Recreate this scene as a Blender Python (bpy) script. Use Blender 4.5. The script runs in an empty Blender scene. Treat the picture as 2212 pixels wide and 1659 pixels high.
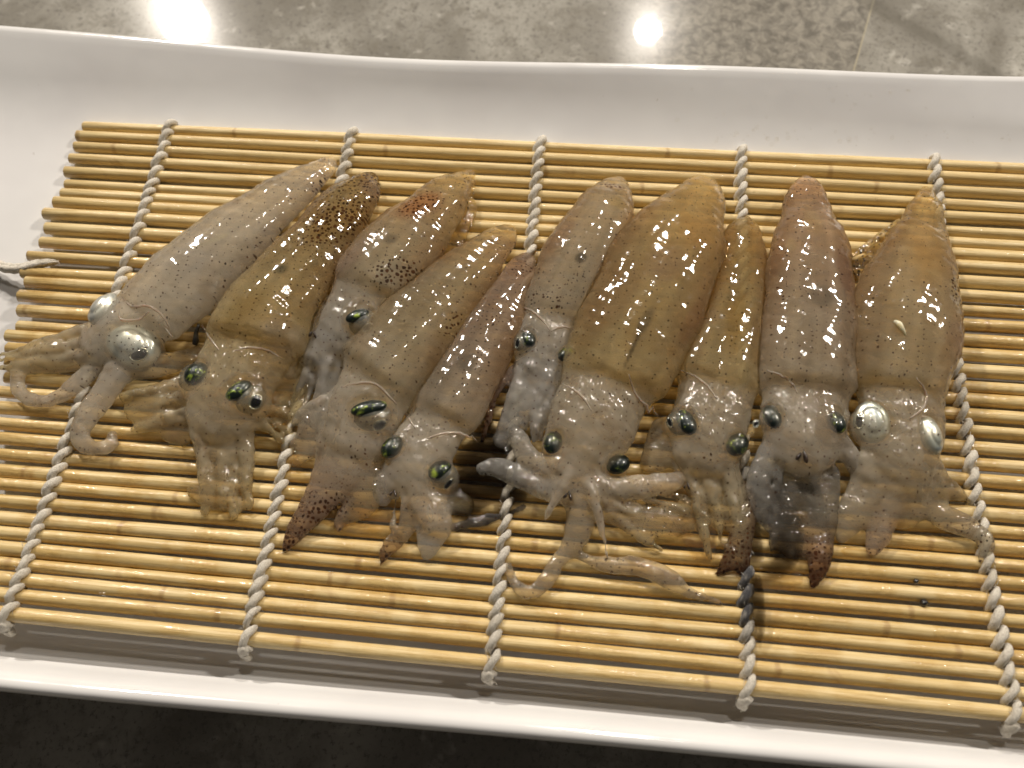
import bpy, bmesh, math, random
import numpy as np
from mathutils import Vector, Matrix

sc = bpy.context.scene
C = sc.collection
MM = 0.001

# ------------------------------------------------------------------ camera
FPX = 1809.0                                  # focal length for a 2212 px wide frame
CAM = np.array([9.356, -75.233, 171.294])     # mm
ROT = [math.radians(a) for a in (22.842, 1.446, 5.039)]
cd = bpy.data.cameras.new('camera'); cam = bpy.data.objects.new('camera', cd); C.objects.link(cam)
cam.location = tuple(CAM * MM); cam.rotation_euler = ROT
cd.sensor_width = 36; cd.lens = 36 * FPX / 2212; cd.clip_start = 0.01; cd.clip_end = 20
cd.dof.use_dof = True; cd.dof.focus_distance = 0.186; cd.dof.aperture_fstop = 15
sc.camera = cam
# ------------------------------------------------------------------ light
w = bpy.data.worlds.new('World'); sc.world = w; w.use_nodes = True
w.node_tree.nodes['Background'].inputs[0].default_value = (1.0, 0.88, 0.76, 1)
w.node_tree.nodes['Background'].inputs[1].default_value = 0.06

def lamp(name, loc, power, size, col):
    ld = bpy.data.lights.new(name, 'AREA'); ld.shape = 'DISK'; ld.size = size; ld.energy = power; ld.color = col
    o = bpy.data.objects.new(name, ld); C.objects.link(o); o.location = loc
    o.rotation_euler = (Vector((0, 0, 0)) - Vector(loc)).to_track_quat('-Z', 'Y').to_euler()
lamp('ceiling_lamp_left', (-0.716, 1.060, 0.90), 17, 0.075, (1.0, 0.915, 0.81))
lamp('ceiling_lamp_middle', (0.119, 1.087, 0.90), 8.5, 0.036, (1.0, 0.915, 0.81))
lamp('ceiling_lamp_right', (0.95, 0.75, 0.95), 11, 0.11, (1.0, 0.915, 0.81))
lamp('added_highlight_lamp', (0.16, 0.62, 1.25), 2.6, 0.075, (1.0, 0.915, 0.81))  # added lamp, mostly for highlights on top of the mantles
# ------------------------------------------------------------------ output
sc.view_settings.view_transform = 'Standard'; sc.view_settings.look = 'None'
sc.view_settings.exposure = 0.0; sc.view_settings.gamma = 1.0; sc.view_settings.use_curve_mapping = False
sc.render.engine = 'CYCLES'
sc.cycles.use_denoising = True
sc.cycles.use_adaptive_sampling = True; sc.cycles.adaptive_threshold = 0.03
sc.cycles.max_bounces = 14; sc.cycles.transparent_max_bounces = 24
sc.cycles.transmission_bounces = 8; sc.cycles.diffuse_bounces = 4; sc.cycles.glossy_bounces = 4
sc.cycles.sample_clamp_indirect = 4.0; sc.cycles.volume_bounces = 3
sc.cycles.caustics_reflective = False

# ================================================================== helpers
RM = np.array(cam.rotation_euler.to_matrix())
def at(x, y, z=0.0):
    """a place in the picture (2212 wide) at height z mm -> world mm"""
    d = RM @ np.array([(x - 1106) / FPX, -(y - 829.5) / FPX, -1.0])
    return CAM + d * ((z - CAM[2]) / d[2])
def mmpp(x, y, z=0.0):
    """mm per picture pixel there"""
    p = at(x, y, z)
    return float((CAM - p) @ RM[:, 2]) / FPX

def newobj(name, me, parent=None, mat=None):
    o = bpy.data.objects.new(name, me); C.objects.link(o)
    if mat: me.materials.append(mat)
    if parent:
        o.parent = parent
    return o
def tag(o, label, cat, group=None, kind=None):
    o['label'] = label; o['category'] = cat
    if group: o['group'] = group
    if kind: o['kind'] = kind
    return o
def meshdata(name, V, F, smooth=True, origin=(0, 0, 0)):
    """V in mm"""
    V = (np.asarray(V, float) - np.asarray(origin, float)) * MM
    me = bpy.data.meshes.new(name); me.from_pydata(V.tolist(), [], [list(map(int, f)) for f in F]); me.update()
    if smooth: me.polygons.foreach_set('use_smooth', [True] * len(me.polygons))
    return me
def empty(name, loc):
    o = bpy.data.objects.new(name, None); C.objects.link(o); o.location = tuple(np.asarray(loc) * MM)
    o.empty_display_size = 0.005
    return o

class Mat:
    def __init__(s, name):
        s.m = bpy.data.materials.new(name); s.m.use_nodes = True
        s.nt = s.m.node_tree; s.nt.nodes.clear()
        s.out = s.nt.nodes.new('ShaderNodeOutputMaterial')
    def n(s, typ, ins=None, **kw):
        nd = s.nt.nodes.new('ShaderNode' + typ)
        for k, v in kw.items(): setattr(nd, k, v)
        if ins:
            for k, v in ins.items():
                if hasattr(v, 'is_linked') or isinstance(v, bpy.types.NodeSocket): s.nt.links.new(v, nd.inputs[k])
                else: nd.inputs[k].default_value = v
        return nd
    def math(s, op, a, b=None, c=None, clamp=False):
        nd = s.nt.nodes.new('ShaderNodeMath'); nd.operation = op; nd.use_clamp = clamp
        for i, v in enumerate((a, b, c)):
            if v is None: continue
            if isinstance(v, bpy.types.NodeSocket): s.nt.links.new(v, nd.inputs[i])
            else: nd.inputs[i].default_value = v
        return nd.outputs[0]
    def mix(s, f, a, b, blend='MIX'):
        nd = s.nt.nodes.new('ShaderNodeMix'); nd.data_type = 'RGBA'; nd.blend_type = blend
        for i, v in ((0, f), (6, a), (7, b)):
            if isinstance(v, bpy.types.NodeSocket): s.nt.links.new(v, nd.inputs[i])
            else: nd.inputs[i].default_value = v if i == 0 else (*v, 1)
        return nd.outputs[2]
    def ramp(s, f, a, b, lo=0.0, hi=1.0):
        nd = s.nt.nodes.new('ShaderNodeMapRange'); nd.interpolation_type = 'SMOOTHSTEP'
        s.nt.links.new(f, nd.inputs[0])
        for i, v in ((1, a), (2, b), (3, lo), (4, hi)): nd.inputs[i].default_value = v
        return nd.outputs[0]
    def obj_mm(s, scale=(1, 1, 1)):
        tc = s.n('TexCoord')
        mp = s.n('Mapping', {'Vector': tc.outputs['Object'], 'Scale': tuple(1000 * v for v in scale)})
        return mp.outputs[0]
    def noise(s, vec, scale, detail=3, rough=0.55, dist=0.0, dim='3D'):
        nd = s.n('TexNoise', {'Vector': vec, 'Scale': scale, 'Detail': detail, 'Roughness': rough, 'Distortion': dist}, noise_dimensions=dim)
        return nd.outputs['Fac']
    def surf(s, sh): s.nt.links.new(sh, s.out.inputs['Surface'])

# ------------------------------------------------------------------ materials
def mat_counter():
    m = Mat('stone_counter'); v = m.obj_mm()
    sep = m.n('SeparateXYZ', {0: v}); X, Y = sep.outputs[0], sep.outputs[1]
    big = m.noise(v, 0.028, 5, 0.6, 0.6); mid = m.noise(v, 0.16, 6, 0.7, 0.4); fine = m.noise(v, 0.7, 4, 0.75)
    c = m.mix(m.ramp(big, 0.35, 0.68), (0.20, 0.187, 0.16), (0.36, 0.345, 0.305))
    c = m.mix(m.ramp(mid, 0.48, 0.66, 0, 0.7), c, (0.19, 0.175, 0.145))
    c = m.mix(m.ramp(m.noise(v, 0.30, 5, 0.7, 0.3), 0.55, 0.70, 0, 0.7), c, (0.15, 0.138, 0.12))
    c = m.mix(m.ramp(m.noise(v, 0.11, 3, 0.6, 0.3), 0.60, 0.72, 0, 0.5), c, (0.52, 0.50, 0.45))
    c = m.mix(m.ramp(fine, 0.52, 0.66, 0, 0.65), c, (0.12, 0.112, 0.10))
    # printed stone block: darker, granular, with a straight left edge and a pale joint at the right
    e1 = m.math('ADD', X, m.math('MULTIPLY', Y, -0.06)); inblk = m.math('MULTIPLY', m.ramp(e1, 20.5, 22.5), m.ramp(m.math('ADD', X, m.math('MULTIPLY', Y, -0.28)), 57.6, 57.9, 1, 0))
    inblk = m.math('MULTIPLY', inblk, m.ramp(Y, 60, 62))
    blk = m.mix(m.ramp(m.noise(v, 0.30, 6, 0.72, 0.6), 0.34, 0.68), (0.12, 0.11, 0.095), (0.34, 0.315, 0.265))
    c = m.mix(m.math('MULTIPLY', inblk, 0.75), c, blk)
    jd = m.math('ABSOLUTE', m.math('SUBTRACT', m.math('ADD', X, m.math('MULTIPLY', Y, -0.28)), 57.75))
    jl = m.math('MULTIPLY', m.ramp(jd, 0.12, 0.4, 1, 0), m.ramp(Y, 60, 62))
    c = m.mix(m.math('MULTIPLY', jl, 0.55), c, (0.45, 0.40, 0.28))
    # dark vein to the right of the joint, and long veins elsewhere
    vd = m.math('ABSOLUTE', m.math('SUBTRACT', m.math('ADD', m.math('ADD', Y, m.math('MULTIPLY', X, 0.78)), m.math('MULTIPLY', mid, 5.0)), 224.0))
    c = m.mix(m.math('MULTIPLY', m.ramp(vd, 1.0, 5.0, 0.5, 0), m.ramp(X, 92, 96)), c, (0.13, 0.12, 0.10))
    ro = m.ramp(m.noise(v, 0.35, 4, 0.7), 0.3, 0.75, 0.010, 0.024)
    bm = m.n('Bump', {'Strength': 0.03, 'Distance': 0.0002, 'Height': mid})
    wav = m.n('Bump', {'Strength': 0.012, 'Distance': 0.0006, 'Height': m.math('ADD', m.noise(v, 0.10, 3, 0.6), m.math('MULTIPLY', m.noise(v, 0.9, 2), 0.06))})
    p = m.n('BsdfPrincipled', {'Base Color': c, 'Roughness': 0.16, 'Normal': bm.outputs[0], 'Specular IOR Level': 0.03, 'Coat Weight': 0.75, 'Coat Roughness': ro, 'Coat Normal': wav.outputs[0]})
    m.surf(p.outputs[0]); return m.m

def mat_plate():
    m = Mat('white_glaze'); v = m.obj_mm()
    n1 = m.noise(v, 0.03, 3); n2 = m.noise(v, 0.12, 2)
    c = m.mix(m.ramp(n1, 0.3, 0.7), (0.70, 0.69, 0.685), (0.76, 0.755, 0.745))
    sp = m.noise(v, 0.55, 2, 0.5)
    c = m.mix(m.ramp(sp, 0.76, 0.80, 0, 0.35), c, (0.42, 0.38, 0.34))
    bm = m.n('Bump', {'Strength': 0.12, 'Distance': 0.002, 'Height': m.math('ADD', n1, m.math('MULTIPLY', n2, 0.15))})
    p = m.n('BsdfPrincipled', {'Base Color': c, 'Roughness': m.ramp(n2, 0.3, 0.7, 0.10, 0.2), 'Normal': bm.outputs[0], 'Coat Weight': 0.4, 'Coat Roughness': 0.05})
    m.surf(p.outputs[0]); return m.m

def mat_bamboo():
    m = Mat('bamboo'); v = m.obj_mm((0.035, 1, 1)); vv = m.obj_mm()
    oi = m.n('ObjectInfo'); rnd = oi.outputs['Random']
    vo = m.n('VectorMath', {0: v, 1: m.n('CombineXYZ', {0: m.math('MULTIPLY', rnd, 31.0), 1: m.math('MULTIPLY', rnd, 57.0)}).outputs[0]}, operation='ADD').outputs[0]
    vb = m.n('VectorMath', {0: vv, 1: m.n('CombineXYZ', {0: m.math('MULTIPLY', rnd, 310.0), 1: m.math('MULTIPLY', rnd, 57.0)}).outputs[0]}, operation='ADD').outputs[0]
    gr = m.noise(vo, 2.6, 5, 0.65); gr2 = m.noise(vo, 0.8, 2)
    c = m.mix(m.ramp(gr2, 0.3, 0.7), (0.59, 0.43, 0.18), (0.69, 0.54, 0.27))
    c = m.mix(m.ramp(rnd, 0.0, 1.0, 0, 0.5), c, (0.73, 0.59, 0.33))
    c = m.mix(m.ramp(gr, 0.46, 0.66, 0, 0.8), c, (0.43, 0.285, 0.095))
    st = m.noise(vb, 0.06, 4, 0.65, 1.0)
    c = m.mix(m.ramp(st, 0.60, 0.74, 0, 0.55), c, (0.36, 0.205, 0.075))
    spk = m.noise(vb, 0.45, 3, 0.7)
    c = m.mix(m.ramp(spk, 0.70, 0.78, 0, 0.45), c, (0.25, 0.14, 0.05))
    gr3 = m.noise(vo, 1.1, 3, 0.6)
    c = m.mix(m.ramp(gr3, 0.52, 0.66, 0, 0.45), c, (0.50, 0.35, 0.14))
    nx = m.n('SeparateXYZ', {0: vb}).outputs[0]
    nd = m.math('ABSOLUTE', m.math('SUBTRACT', m.math('PINGPONG', m.math('ADD', nx, m.math('MULTIPLY', m.noise(vb, 0.4, 2), 2.0)), 95.0), 40.0))
    c = m.mix(m.ramp(nd, 0.15, 0.9, 0.55, 0), c, (0.30, 0.17, 0.06))
    # damp zone of the mat: darker, glossier
    geo = m.n('NewGeometry'); pw = m.n('Mapping', {'Vector': geo.outputs['Position'], 'Scale': (1000, 1000, 1000)}).outputs[0]
    dn = m.noise(pw, 0.09, 3, 0.6); sy = m.n('SeparateXYZ', {0: pw})
    dy = m.math('ABSOLUTE', m.math('ADD', sy.outputs[1], 18.0))
    wet = m.math('MULTIPLY', m.ramp(dy, 30, 62, 1, 0.15), m.ramp(dn, 0.40, 0.58))
    c = m.mix(m.math('MULTIPLY', wet, 0.6), c, m.mix(1.0, c, (0.86, 0.72, 0.42), 'MULTIPLY'))
    fn = m.noise(pw, 1.1, 3, 0.6)
    bm = m.n('Bump', {'Strength': 0.3, 'Distance': 0.00025, 'Height': m.math('ADD', gr, m.math('MULTIPLY', fn, m.math('MULTIPLY', wet, 2.0)))})
    p = m.n('BsdfPrincipled', {'Base Color': c, 'Roughness': 0.5, 'Normal': bm.outputs[0],
            'Coat Weight': wet, 'Coat Roughness': 0.07, 'Coat Normal': bm.outputs[0]})
    p.inputs['Subsurface Scale'].default_value = 1.0
    m.surf(p.outputs[0]); return m.m

def mat_twine():
    m = Mat('cotton_twine'); v = m.obj_mm()
    at_ = m.n('Attribute', attribute_name='stain'); f = m.noise(v, 3.2, 4, 0.75)
    c = m.mix(m.ramp(f, 0.3, 0.7), (0.52, 0.47, 0.385), (0.78, 0.73, 0.63))
    c = m.mix(m.ramp(m.noise(v, 0.12, 3, 0.6), 0.48, 0.68, 0, 0.55), c, (0.40, 0.35, 0.26))
    c = m.mix(at_.outputs['Fac'], c, (0.03, 0.03, 0.034))
    bm = m.n('Bump', {'Strength': 0.75, 'Distance': 0.0004, 'Height': f})
    p = m.n('BsdfPrincipled', {'Base Color': c, 'Roughness': 0.72, 'Normal': bm.outputs[0], 'Sheen Weight': 0.3})
    p.inputs['Subsurface Scale'].default_value = 1.0
    m.surf(p.outputs[0]); return m.m

def mat_flesh(name, vcol, vabs, dens):
    """wet see-through squid tissue; col / clear / dots are per-vertex tissue properties"""
    m = Mat(name); v = m.obj_mm()
    col = m.n('Attribute', attribute_name='col').outputs['Color']
    clr = m.n('Attribute', attribute_name='clear').outputs['Fac']
    dots = m.n('Attribute', attribute_name='dots').outputs['Fac']; fine = m.n('Attribute', attribute_name='fine').outputs['Fac']
    n1 = m.noise(v, 0.16, 4, 0.6, 0.8); n2 = m.noise(v, 0.9, 4, 0.6)
    c = m.mix(m.ramp(n1, 0.35, 0.7, 0, 0.45), col, m.mix(1.0, col, (1.18, 1.18, 1.2), 'MULTIPLY'))
    c = m.mix(m.ramp(m.noise(v, 0.11, 3, 0.6, 1.0), 0.46, 0.66, 0, 0.55), c, m.mix(1.0, c, (0.62, 0.50, 0.40), 'MULTIPLY'))
    # freckles everywhere
    vd = m.n('VectorMath', {0: v, 1: m.n('VectorMath', {0: m.n('TexNoise', {'Vector': v, 'Scale': 0.6, 'Detail': 1.0}).outputs['Color'], 'Scale': 0.9}, operation='SCALE').outputs[0]}, operation='ADD').outputs[0]
    f1 = m.n('TexVoronoi', {'Vector': vd, 'Scale': 0.78, 'Randomness': 1.0}, voronoi_dimensions='2D')
    r1 = m.n('SeparateColor', {0: f1.outputs['Color']})
    rad1 = m.math('MULTIPLY', r1.outputs[0], 0.145)
    d1 = m.math('MULTIPLY', m.ramp(m.math('SUBTRACT', f1.outputs['Distance'], rad1), -0.015, 0.03, 1, 0), m.ramp(r1.outputs[1], 0.30, 0.35))
    # chromatophores where the tissue carries them
    f2 = m.n('TexVoronoi', {'Vector': vd, 'Scale': 0.95, 'Randomness': 0.75}, voronoi_dimensions='2D')
    r2 = m.n('SeparateColor', {0: f2.outputs['Color']})
    rad2 = m.math('MULTIPLY', m.math('ADD', m.math('MULTIPLY', r2.outputs[0], 0.20), 0.22), dots)
    keep = m.math('LESS_THAN', r2.outputs[1], m.math('ADD', m.math('MULTIPLY', dots, 1.25), -0.08))
    d2 = m.math('MULTIPLY', m.ramp(m.math('SUBTRACT', f2.outputs['Distance'], rad2), -0.05, 0.05, 1, 0), keep)
    dd = m.math('MAXIMUM', m.math('MULTIPLY', d1, 0.85), m.math('MULTIPLY', d2, 0.92))
    dcol = m.mix(r2.outputs[2], (0.022, 0.009, 0.006), (0.085, 0.030, 0.012))
    c = m.mix(dd, c, dcol)
    # wet skin relief
    hgt = m.math('ADD', m.math('MULTIPLY', n2, m.math('ADD', 0.07, m.math('MULTIPLY', fine, 0.22))), m.math('MULTIPLY', m.noise(m.obj_mm((1.0, 0.55, 1.0)), 0.24, 1.5, 0.4), m.math('ADD', 1.6, m.math('MULTIPLY', fine, 1.2))))
    bm0 = m.n('Bump', {'Strength': 0.42, 'Distance': 0.0007, 'Height': hgt}).outputs[0]
    bm = m.n('Bump', {'Strength': m.math('MULTIPLY', fine, 1.0), 'Distance': 0.0007, 'Height': m.noise(v, 0.50, 1.5, 0.45), 'Normal': bm0}).outputs[0]
    bs = m.n('Bump', {'Strength': 0.25, 'Distance': 0.0006, 'Height': hgt}).outputs[0]
    df = m.n('BsdfDiffuse', {'Color': c, 'Normal': bs}); tl = m.n('BsdfTranslucent', {'Color': c, 'Normal': bs})
    skin = m.n('MixShader', {0: 0.4, 1: df.outputs[0], 2: tl.outputs[0]})
    tcol = m.mix(dd, m.mix(0.50, m.mix(1.0, col, (2.2, 2.25, 2.3), 'MULTIPLY'), (1, 1, 1), 'MIX'), dcol)
    tr = m.n('BsdfTransparent', {'Color': tcol})
    rf = m.n('BsdfRefraction', {'Color': tcol, 'Roughness': 0.10, 'IOR': 1.22, 'Normal': bs})
    see = m.n('MixShader', {0: m.ramp(clr, 0.88, 0.95, 0.5, 0.0), 1: tr.outputs[0], 2: rf.outputs[0]})
    cl = m.math('MULTIPLY', m.math('ADD', m.math('SUBTRACT', 0.50, m.math('MULTIPLY', fine, 0.11)), m.math('MULTIPLY', clr, m.math('ADD', 0.52, m.math('MULTIPLY', fine, 0.11)))), m.ramp(n1, 0.3, 0.7, 1.06, 0.90), clamp=True)
    cl = m.math('MULTIPLY', cl, m.ramp(dd, 0, 1, 1, 0.15), clamp=True)
    body = m.n('MixShader', {0: cl, 1: skin.outputs[0], 2: see.outputs[0]})
    gl = m.n('BsdfGlossy', {'Color': (1, 1, 1, 1), 'Roughness': 0.07, 'Normal': bm})
    fr = m.n('Fresnel', {'IOR': 1.45, 'Normal': bm})
    geo = m.n('NewGeometry')
    ff = m.math('MULTIPLY', fr.outputs[0], m.math('SUBTRACT', 1.0, geo.outputs['Backfacing']))
    fin = m.n('MixShader', {0: ff, 1: body.outputs[0], 2: gl.outputs[0]})
    m.surf(fin.outputs[0])
    vs = m.n('VolumeScatter', {'Color': (*vcol, 1), 'Density': dens, 'Anisotropy': 0.3})
    va = m.n('VolumeAbsorption', {'Color': tuple(1 - k_ / 100.0 for k_ in vabs) + (1,), 'Density': 100.0})
    ad = m.n('AddShader', {0: vs.outputs[0], 1: va.outputs[0]})
    m.nt.links.new(ad.outputs[0], m.out.inputs['Volume'])
    return m.m

def mat_water(name, tint, alpha, rough=0.03):
    m = Mat(name); v = m.obj_mm()
    n = m.noise(v, 0.5, 3)
    bm = m.n('Bump', {'Strength': 0.25, 'Distance': 0.0005, 'Height': n}).outputs[0]
    tr = m.n('BsdfTransparent', {'Color': (*tint, 1)})
    df = m.n('BsdfPrincipled', {'Base Color': (*[t * 0.25 for t in tint], 1), 'Roughness': 0.4, 'Specular IOR Level': 0.0})
    a = m.math('MULTIPLY', m.ramp(m.noise(v, 0.22, 4, 0.6, 0.6), 0.3, 0.65), alpha, clamp=True)
    b = m.n('MixShader', {0: a, 1: tr.outputs[0], 2: df.outputs[0]})
    gl = m.n('BsdfGlossy', {'Roughness': rough, 'Normal': bm})
    geo = m.n('NewGeometry'); fr = m.n('Fresnel', {'IOR': 1.45, 'Normal': bm})
    ff = m.math('MULTIPLY', 0.05, m.math('SUBTRACT', 1.0, geo.outputs['Backfacing']))
    s = m.n('MixShader', {0: ff, 1: b.outputs[0], 2: gl.outputs[0]})
    m.surf(s.outputs[0]); return m.m

def mat_simple(name, col, rough, metal=0.0, coat=0.0, col2=None, nscale=1.0, lo=0.4, hi=0.6, spec=0.5, bump=0.0, sss=0.0):
    m = Mat(name); v = m.obj_mm(); n = m.noise(v, nscale, 4, 0.6, 0.5)
    c = m.mix(m.ramp(n, lo, hi), col, col2 or col)
    ins = {'Base Color': c, 'Roughness': rough, 'Metallic': metal, 'Coat Weight': coat, 'Coat Roughness': 0.04, 'Specular IOR Level': spec}
    if bump: ins['Normal'] = m.n('Bump', {'Strength': bump, 'Distance': 0.0004, 'Height': n}).outputs[0]
    if sss: ins['Subsurface Weight'] = sss; ins['Subsurface Radius'] = (0.002, 0.0015, 0.001)
    p = m.n('BsdfPrincipled', ins); p.inputs['Subsurface Scale'].default_value = 1.0
    m.surf(p.outputs[0]); return m.m

M_counter = mat_counter(); M_plate = mat_plate(); M_bamboo = mat_bamboo(); M_twine = mat_twine(); 
M_flesh = {'grey': mat_flesh('squid_tissue_grey', (0.97, 0.95, 0.92), (5, 10.5, 24), 145.0),
           'sand': mat_flesh('squid_tissue_sand', (0.97, 0.94, 0.88), (7, 16, 40), 115.0),
           'amber': mat_flesh('squid_tissue_amber', (0.97, 0.92, 0.82), (7, 17, 45), 95.0)}
M_water = mat_water('water', (1.0, 0.995, 0.985), 0.0, 0.10)
M_puddle = mat_water('squid_liquid', (0.97, 0.93, 0.84), 0.06)
def mat_ink():
    m = Mat('squid_ink'); v = m.obj_mm(); n = m.noise(v, 0.5, 3)
    bm = m.n('Bump', {'Strength': 0.3, 'Distance': 0.0005, 'Height': n}).outputs[0]
    tr = m.n('BsdfTransparent'); gl = m.n('BsdfGlossy', {'Roughness': 0.05, 'Normal': bm}); geo = m.n('NewGeometry'); fr = m.n('Fresnel', {'IOR': 1.36, 'Normal': bm})
    m.surf(m.n('MixShader', {0: m.math('MULTIPLY', fr.outputs[0], m.math('SUBTRACT', 1.0, geo.outputs['Backfacing'])), 1: tr.outputs[0], 2: gl.outputs[0]}).outputs[0])
    va = m.n('VolumeAbsorption', {'Color': (0.25, 0.20, 0.14, 1), 'Density': 950.0}); m.nt.links.new(va.outputs[0], m.out.inputs['Volume'])
    return m.m
M_ink = mat_ink()
M_silver = mat_simple('eye_silver', (0.36, 0.40, 0.385), 0.36, 0.6, 0.8, (0.60, 0.60, 0.54), 0.16, 0.35, 0.65, bump=0.3)
M_cap = mat_simple('eye_dark_green', (0.004, 0.010, 0.008), 0.32, 0.25, 0.5, (0.30, 0.40, 0.05), 0.5, 0.54, 0.72, bump=0.5)
M_pupil = mat_simple('pupil_black', (0.006, 0.006, 0.006), 0.12, 0.0, 1.0)
M_ring = mat_simple('pupil_ring', (0.70, 0.66, 0.48), 0.25, 0.9, 1.0, (0.45, 0.48, 0.42), 0.8)
M_beak = mat_simple('beak', (0.018, 0.012, 0.010), 0.35, 0.0, 0.6, (0.05, 0.03, 0.02), 1.5)
M_inkfleck = mat_simple('ink_fleck', (0.010, 0.009, 0.009), 0.3, 0.0, 0.8)
M_white = mat_simple('pale_tissue', (0.62, 0.58, 0.45), 0.3, 0.0, 0.8, (0.75, 0.68, 0.45), 0.8, sss=0.5)

# ================================================================== setting
# countertop
g = meshdata('countertop', [(-420, -300, -27), (420, -300, -27), (420, 480, -27), (-420, 480, -27),
                            (-420, -300, -50), (420, -300, -50), (420, 480, -50), (-420, 480, -50)],
             [(0, 1, 2, 3), (7, 6, 5, 4), (0, 4, 5, 1), (1, 5, 6, 2), (2, 6, 7, 3), (3, 7, 4, 0)], smooth=False)
o = newobj('countertop', g, None, M_counter); o['kind'] = 'structure'
tag(o, 'glossy grey mottled stone countertop under the plate', 'countertop', kind='structure')

# white plate: swept profile
def floor_z(x, y):
    f = np.clip((45 - y) / 95.0, 0, 1)
    return -1.75 - 6.6 * f * f * (3 - 2 * f)
def make_plate():
    yb = lambda x: 81.2 + 3.2 * ((x - (-35)) / 110.0) ** 2 * (1 if x < -35 else 0.62) + 0.5 * math.sin(x / 23.0)
    yf = lambda x: -76.2 + 0.5 * math.sin(x / 40.0 + 1) + 0.6 * (abs(x) / 110.0) ** 2
    prof = []   # (mode, a, z): built per x
    xs = np.linspace(-185, 175, 121)
    V = []; n = None
    for x in xs:
        b, f = yb(x), yf(x)
        fz = float(floor_z(x, -60)); bz = -1.75
        zr = 8.0 + 0.4 * math.sin(x / 31.0); zf = 3.2
        P = [(f + 10, -27), (f + 6, -26.6), (f + 4.0, -16), (f + 1.2, -6), (f + 0.15, 0.2), (f + 0.0, 1.6), (f + 0.5, 2.7), (f + 1.5, zf), (f + 2.7, 2.6),
             (f + 3.9, 1.1), (f + 5.2, -1.6), (f + 6.6, -4.8), (f + 8.6, -7.0), (f + 11, -8.0), (f + 14.5, fz + 0.0)]
        for y in np.linspace(-58, 44, 30): P.append((y, float(floor_z(x, y))))
        P += [(50, bz + 0.1), (55, bz + 0.45), (60, bz + 1.1), (64, bz + 2.1), (68, bz + 3.4), (72, bz + 5.2), (75.5, bz + 7.0), (b - 3.2, zr - 1.0), (b - 1.7, zr - 0.25), (b - 0.7, zr), (b + 0.2, zr - 0.3), (b + 0.6, zr - 1.2),
              (b + 0.2, zr - 3), (b - 4, zr - 9), (b - 10, -16), (b - 16, -25.5), (b - 20, -27)]
        n = len(P)
        V += [(x, y, z) for y, z in P]
    F = []
    for i in range(len(xs) - 1):
        for j in range(n - 1):
            a = i * n + j; F.append((a, a + n, a + n + 1, a + 1))
    # closed ends and underside
    F.append(tuple(range(n))); F.append(tuple(reversed(range((len(xs) - 1) * n, len(xs) * n))))
    for i in range(len(xs) - 1):
        a = i * n; F.append((a + n - 1, a + 2 * n - 1, a + n, a))
    return meshdata('white_plate', V, F)
plate = newobj('serving_plate', make_plate(), None, M_plate)
tag(plate, 'long white glazed rectangular plate with upturned rims', 'plate')

# ------------------------------------------------------------------ bamboo mat
rng = random.Random(7)
SL = [474, 512, 554, 601, 651, 701, 738, 772, 818, 874, 931, 983, 1046, 1085, 1137, 1193, 1257, 1296, 1345, 1403, 1460, 1515, 1577, 1636, 1698, 1758, 1823, 1879, 1941, 2009, 2065, 2129, 2189, 2247, 2307, 2385]
SLX = [332, 305, 296, 278, 260, 260, 244, 214, 175, 182, 163, 115, 90, 103, 76, 76, 72, 26, 30, 28, 27] + [0] * 15
SR = [631, 676, 730, 783, 833, 886, 933, 976, 1025, 1081, 1139, 1195, 1252, 1312, 1368, 1431, 1493, 1545, 1603, 1668, 1733, 1795, 1858, 1921, 1988, 2055, 2118, 2187, 2254, 2322, 2398, 2475, 2542, 2610, 2679, 2762]
q = 2212 / 4032.0
SLAT_R = 1.47
mat_root = empty('bamboo_mat', (0, 0, 0))
tag(mat_root, 'bamboo rolling mat tied with five white strings on the plate', 'bamboo mat')
slats = []
for j in range(36):
    a = at(SLX[j] * q, SL[j] * q, 0.6); b = at(3821 * q, SR[j] * q, 0.6)
    d = (b - a) / (b[0] - a[0])
    x0 = a[0] if j < 21 else -119.0 + rng.uniform(-2.0, 2.0)
    x1 = 124.0 + rng.uniform(-1.5, 1.5)
    slats.append((a, d, x0, x1))
def slat_y(j, x):
    a, d, x0, x1 = slats[j]
    return a[1] + d[1] * (x - a[0]) - SLAT_R
for j in range(36):
    a, d, x0, x1 = slats[j]
    r = SLAT_R * rng.uniform(0.93, 1.05)
    N, K = 40, 12
    ph1, ph2 = rng.uniform(0, 6), rng.uniform(0, 6)
    fl = [rng.uniform(-0.09, 0.08) for _ in range(K)]
    V = []
    for i in range(N + 1):
        s = i / N; x = x0 + (x1 - x0) * s
        if i == 1: x = x0 + 0.25
        if i == N - 1: x = x1 - 0.25
        cy = slat_y(j, x) + 0.10 * math.sin(x / 27.0 + ph1); cz = 0.10 * math.sin(x / 33.0 + ph2)
        rr = r * (1 + 0.03 * math.sin(x / 19.0 + ph2)) * (0.72 if i in (0, N) else 1.0)
        for k in range(K):
            th = 2 * math.pi * k / K
            e = rr * (1 + fl[k])
            V.append((x, cy + e * math.cos(th), cz + e * math.sin(th) * 0.97))
    F = []
    for i in range(N):
        for k in range(K):
            F.append((i * K + k, i * K + (k + 1) % K, (i + 1) * K + (k + 1) % K, (i + 1) * K + k))
    F.append(tuple(reversed(range(K)))); F.append(tuple(range(N * K, N * K + K)))
    newobj('slat', meshdata('slat', V, F), mat_root, M_bamboo)

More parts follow.
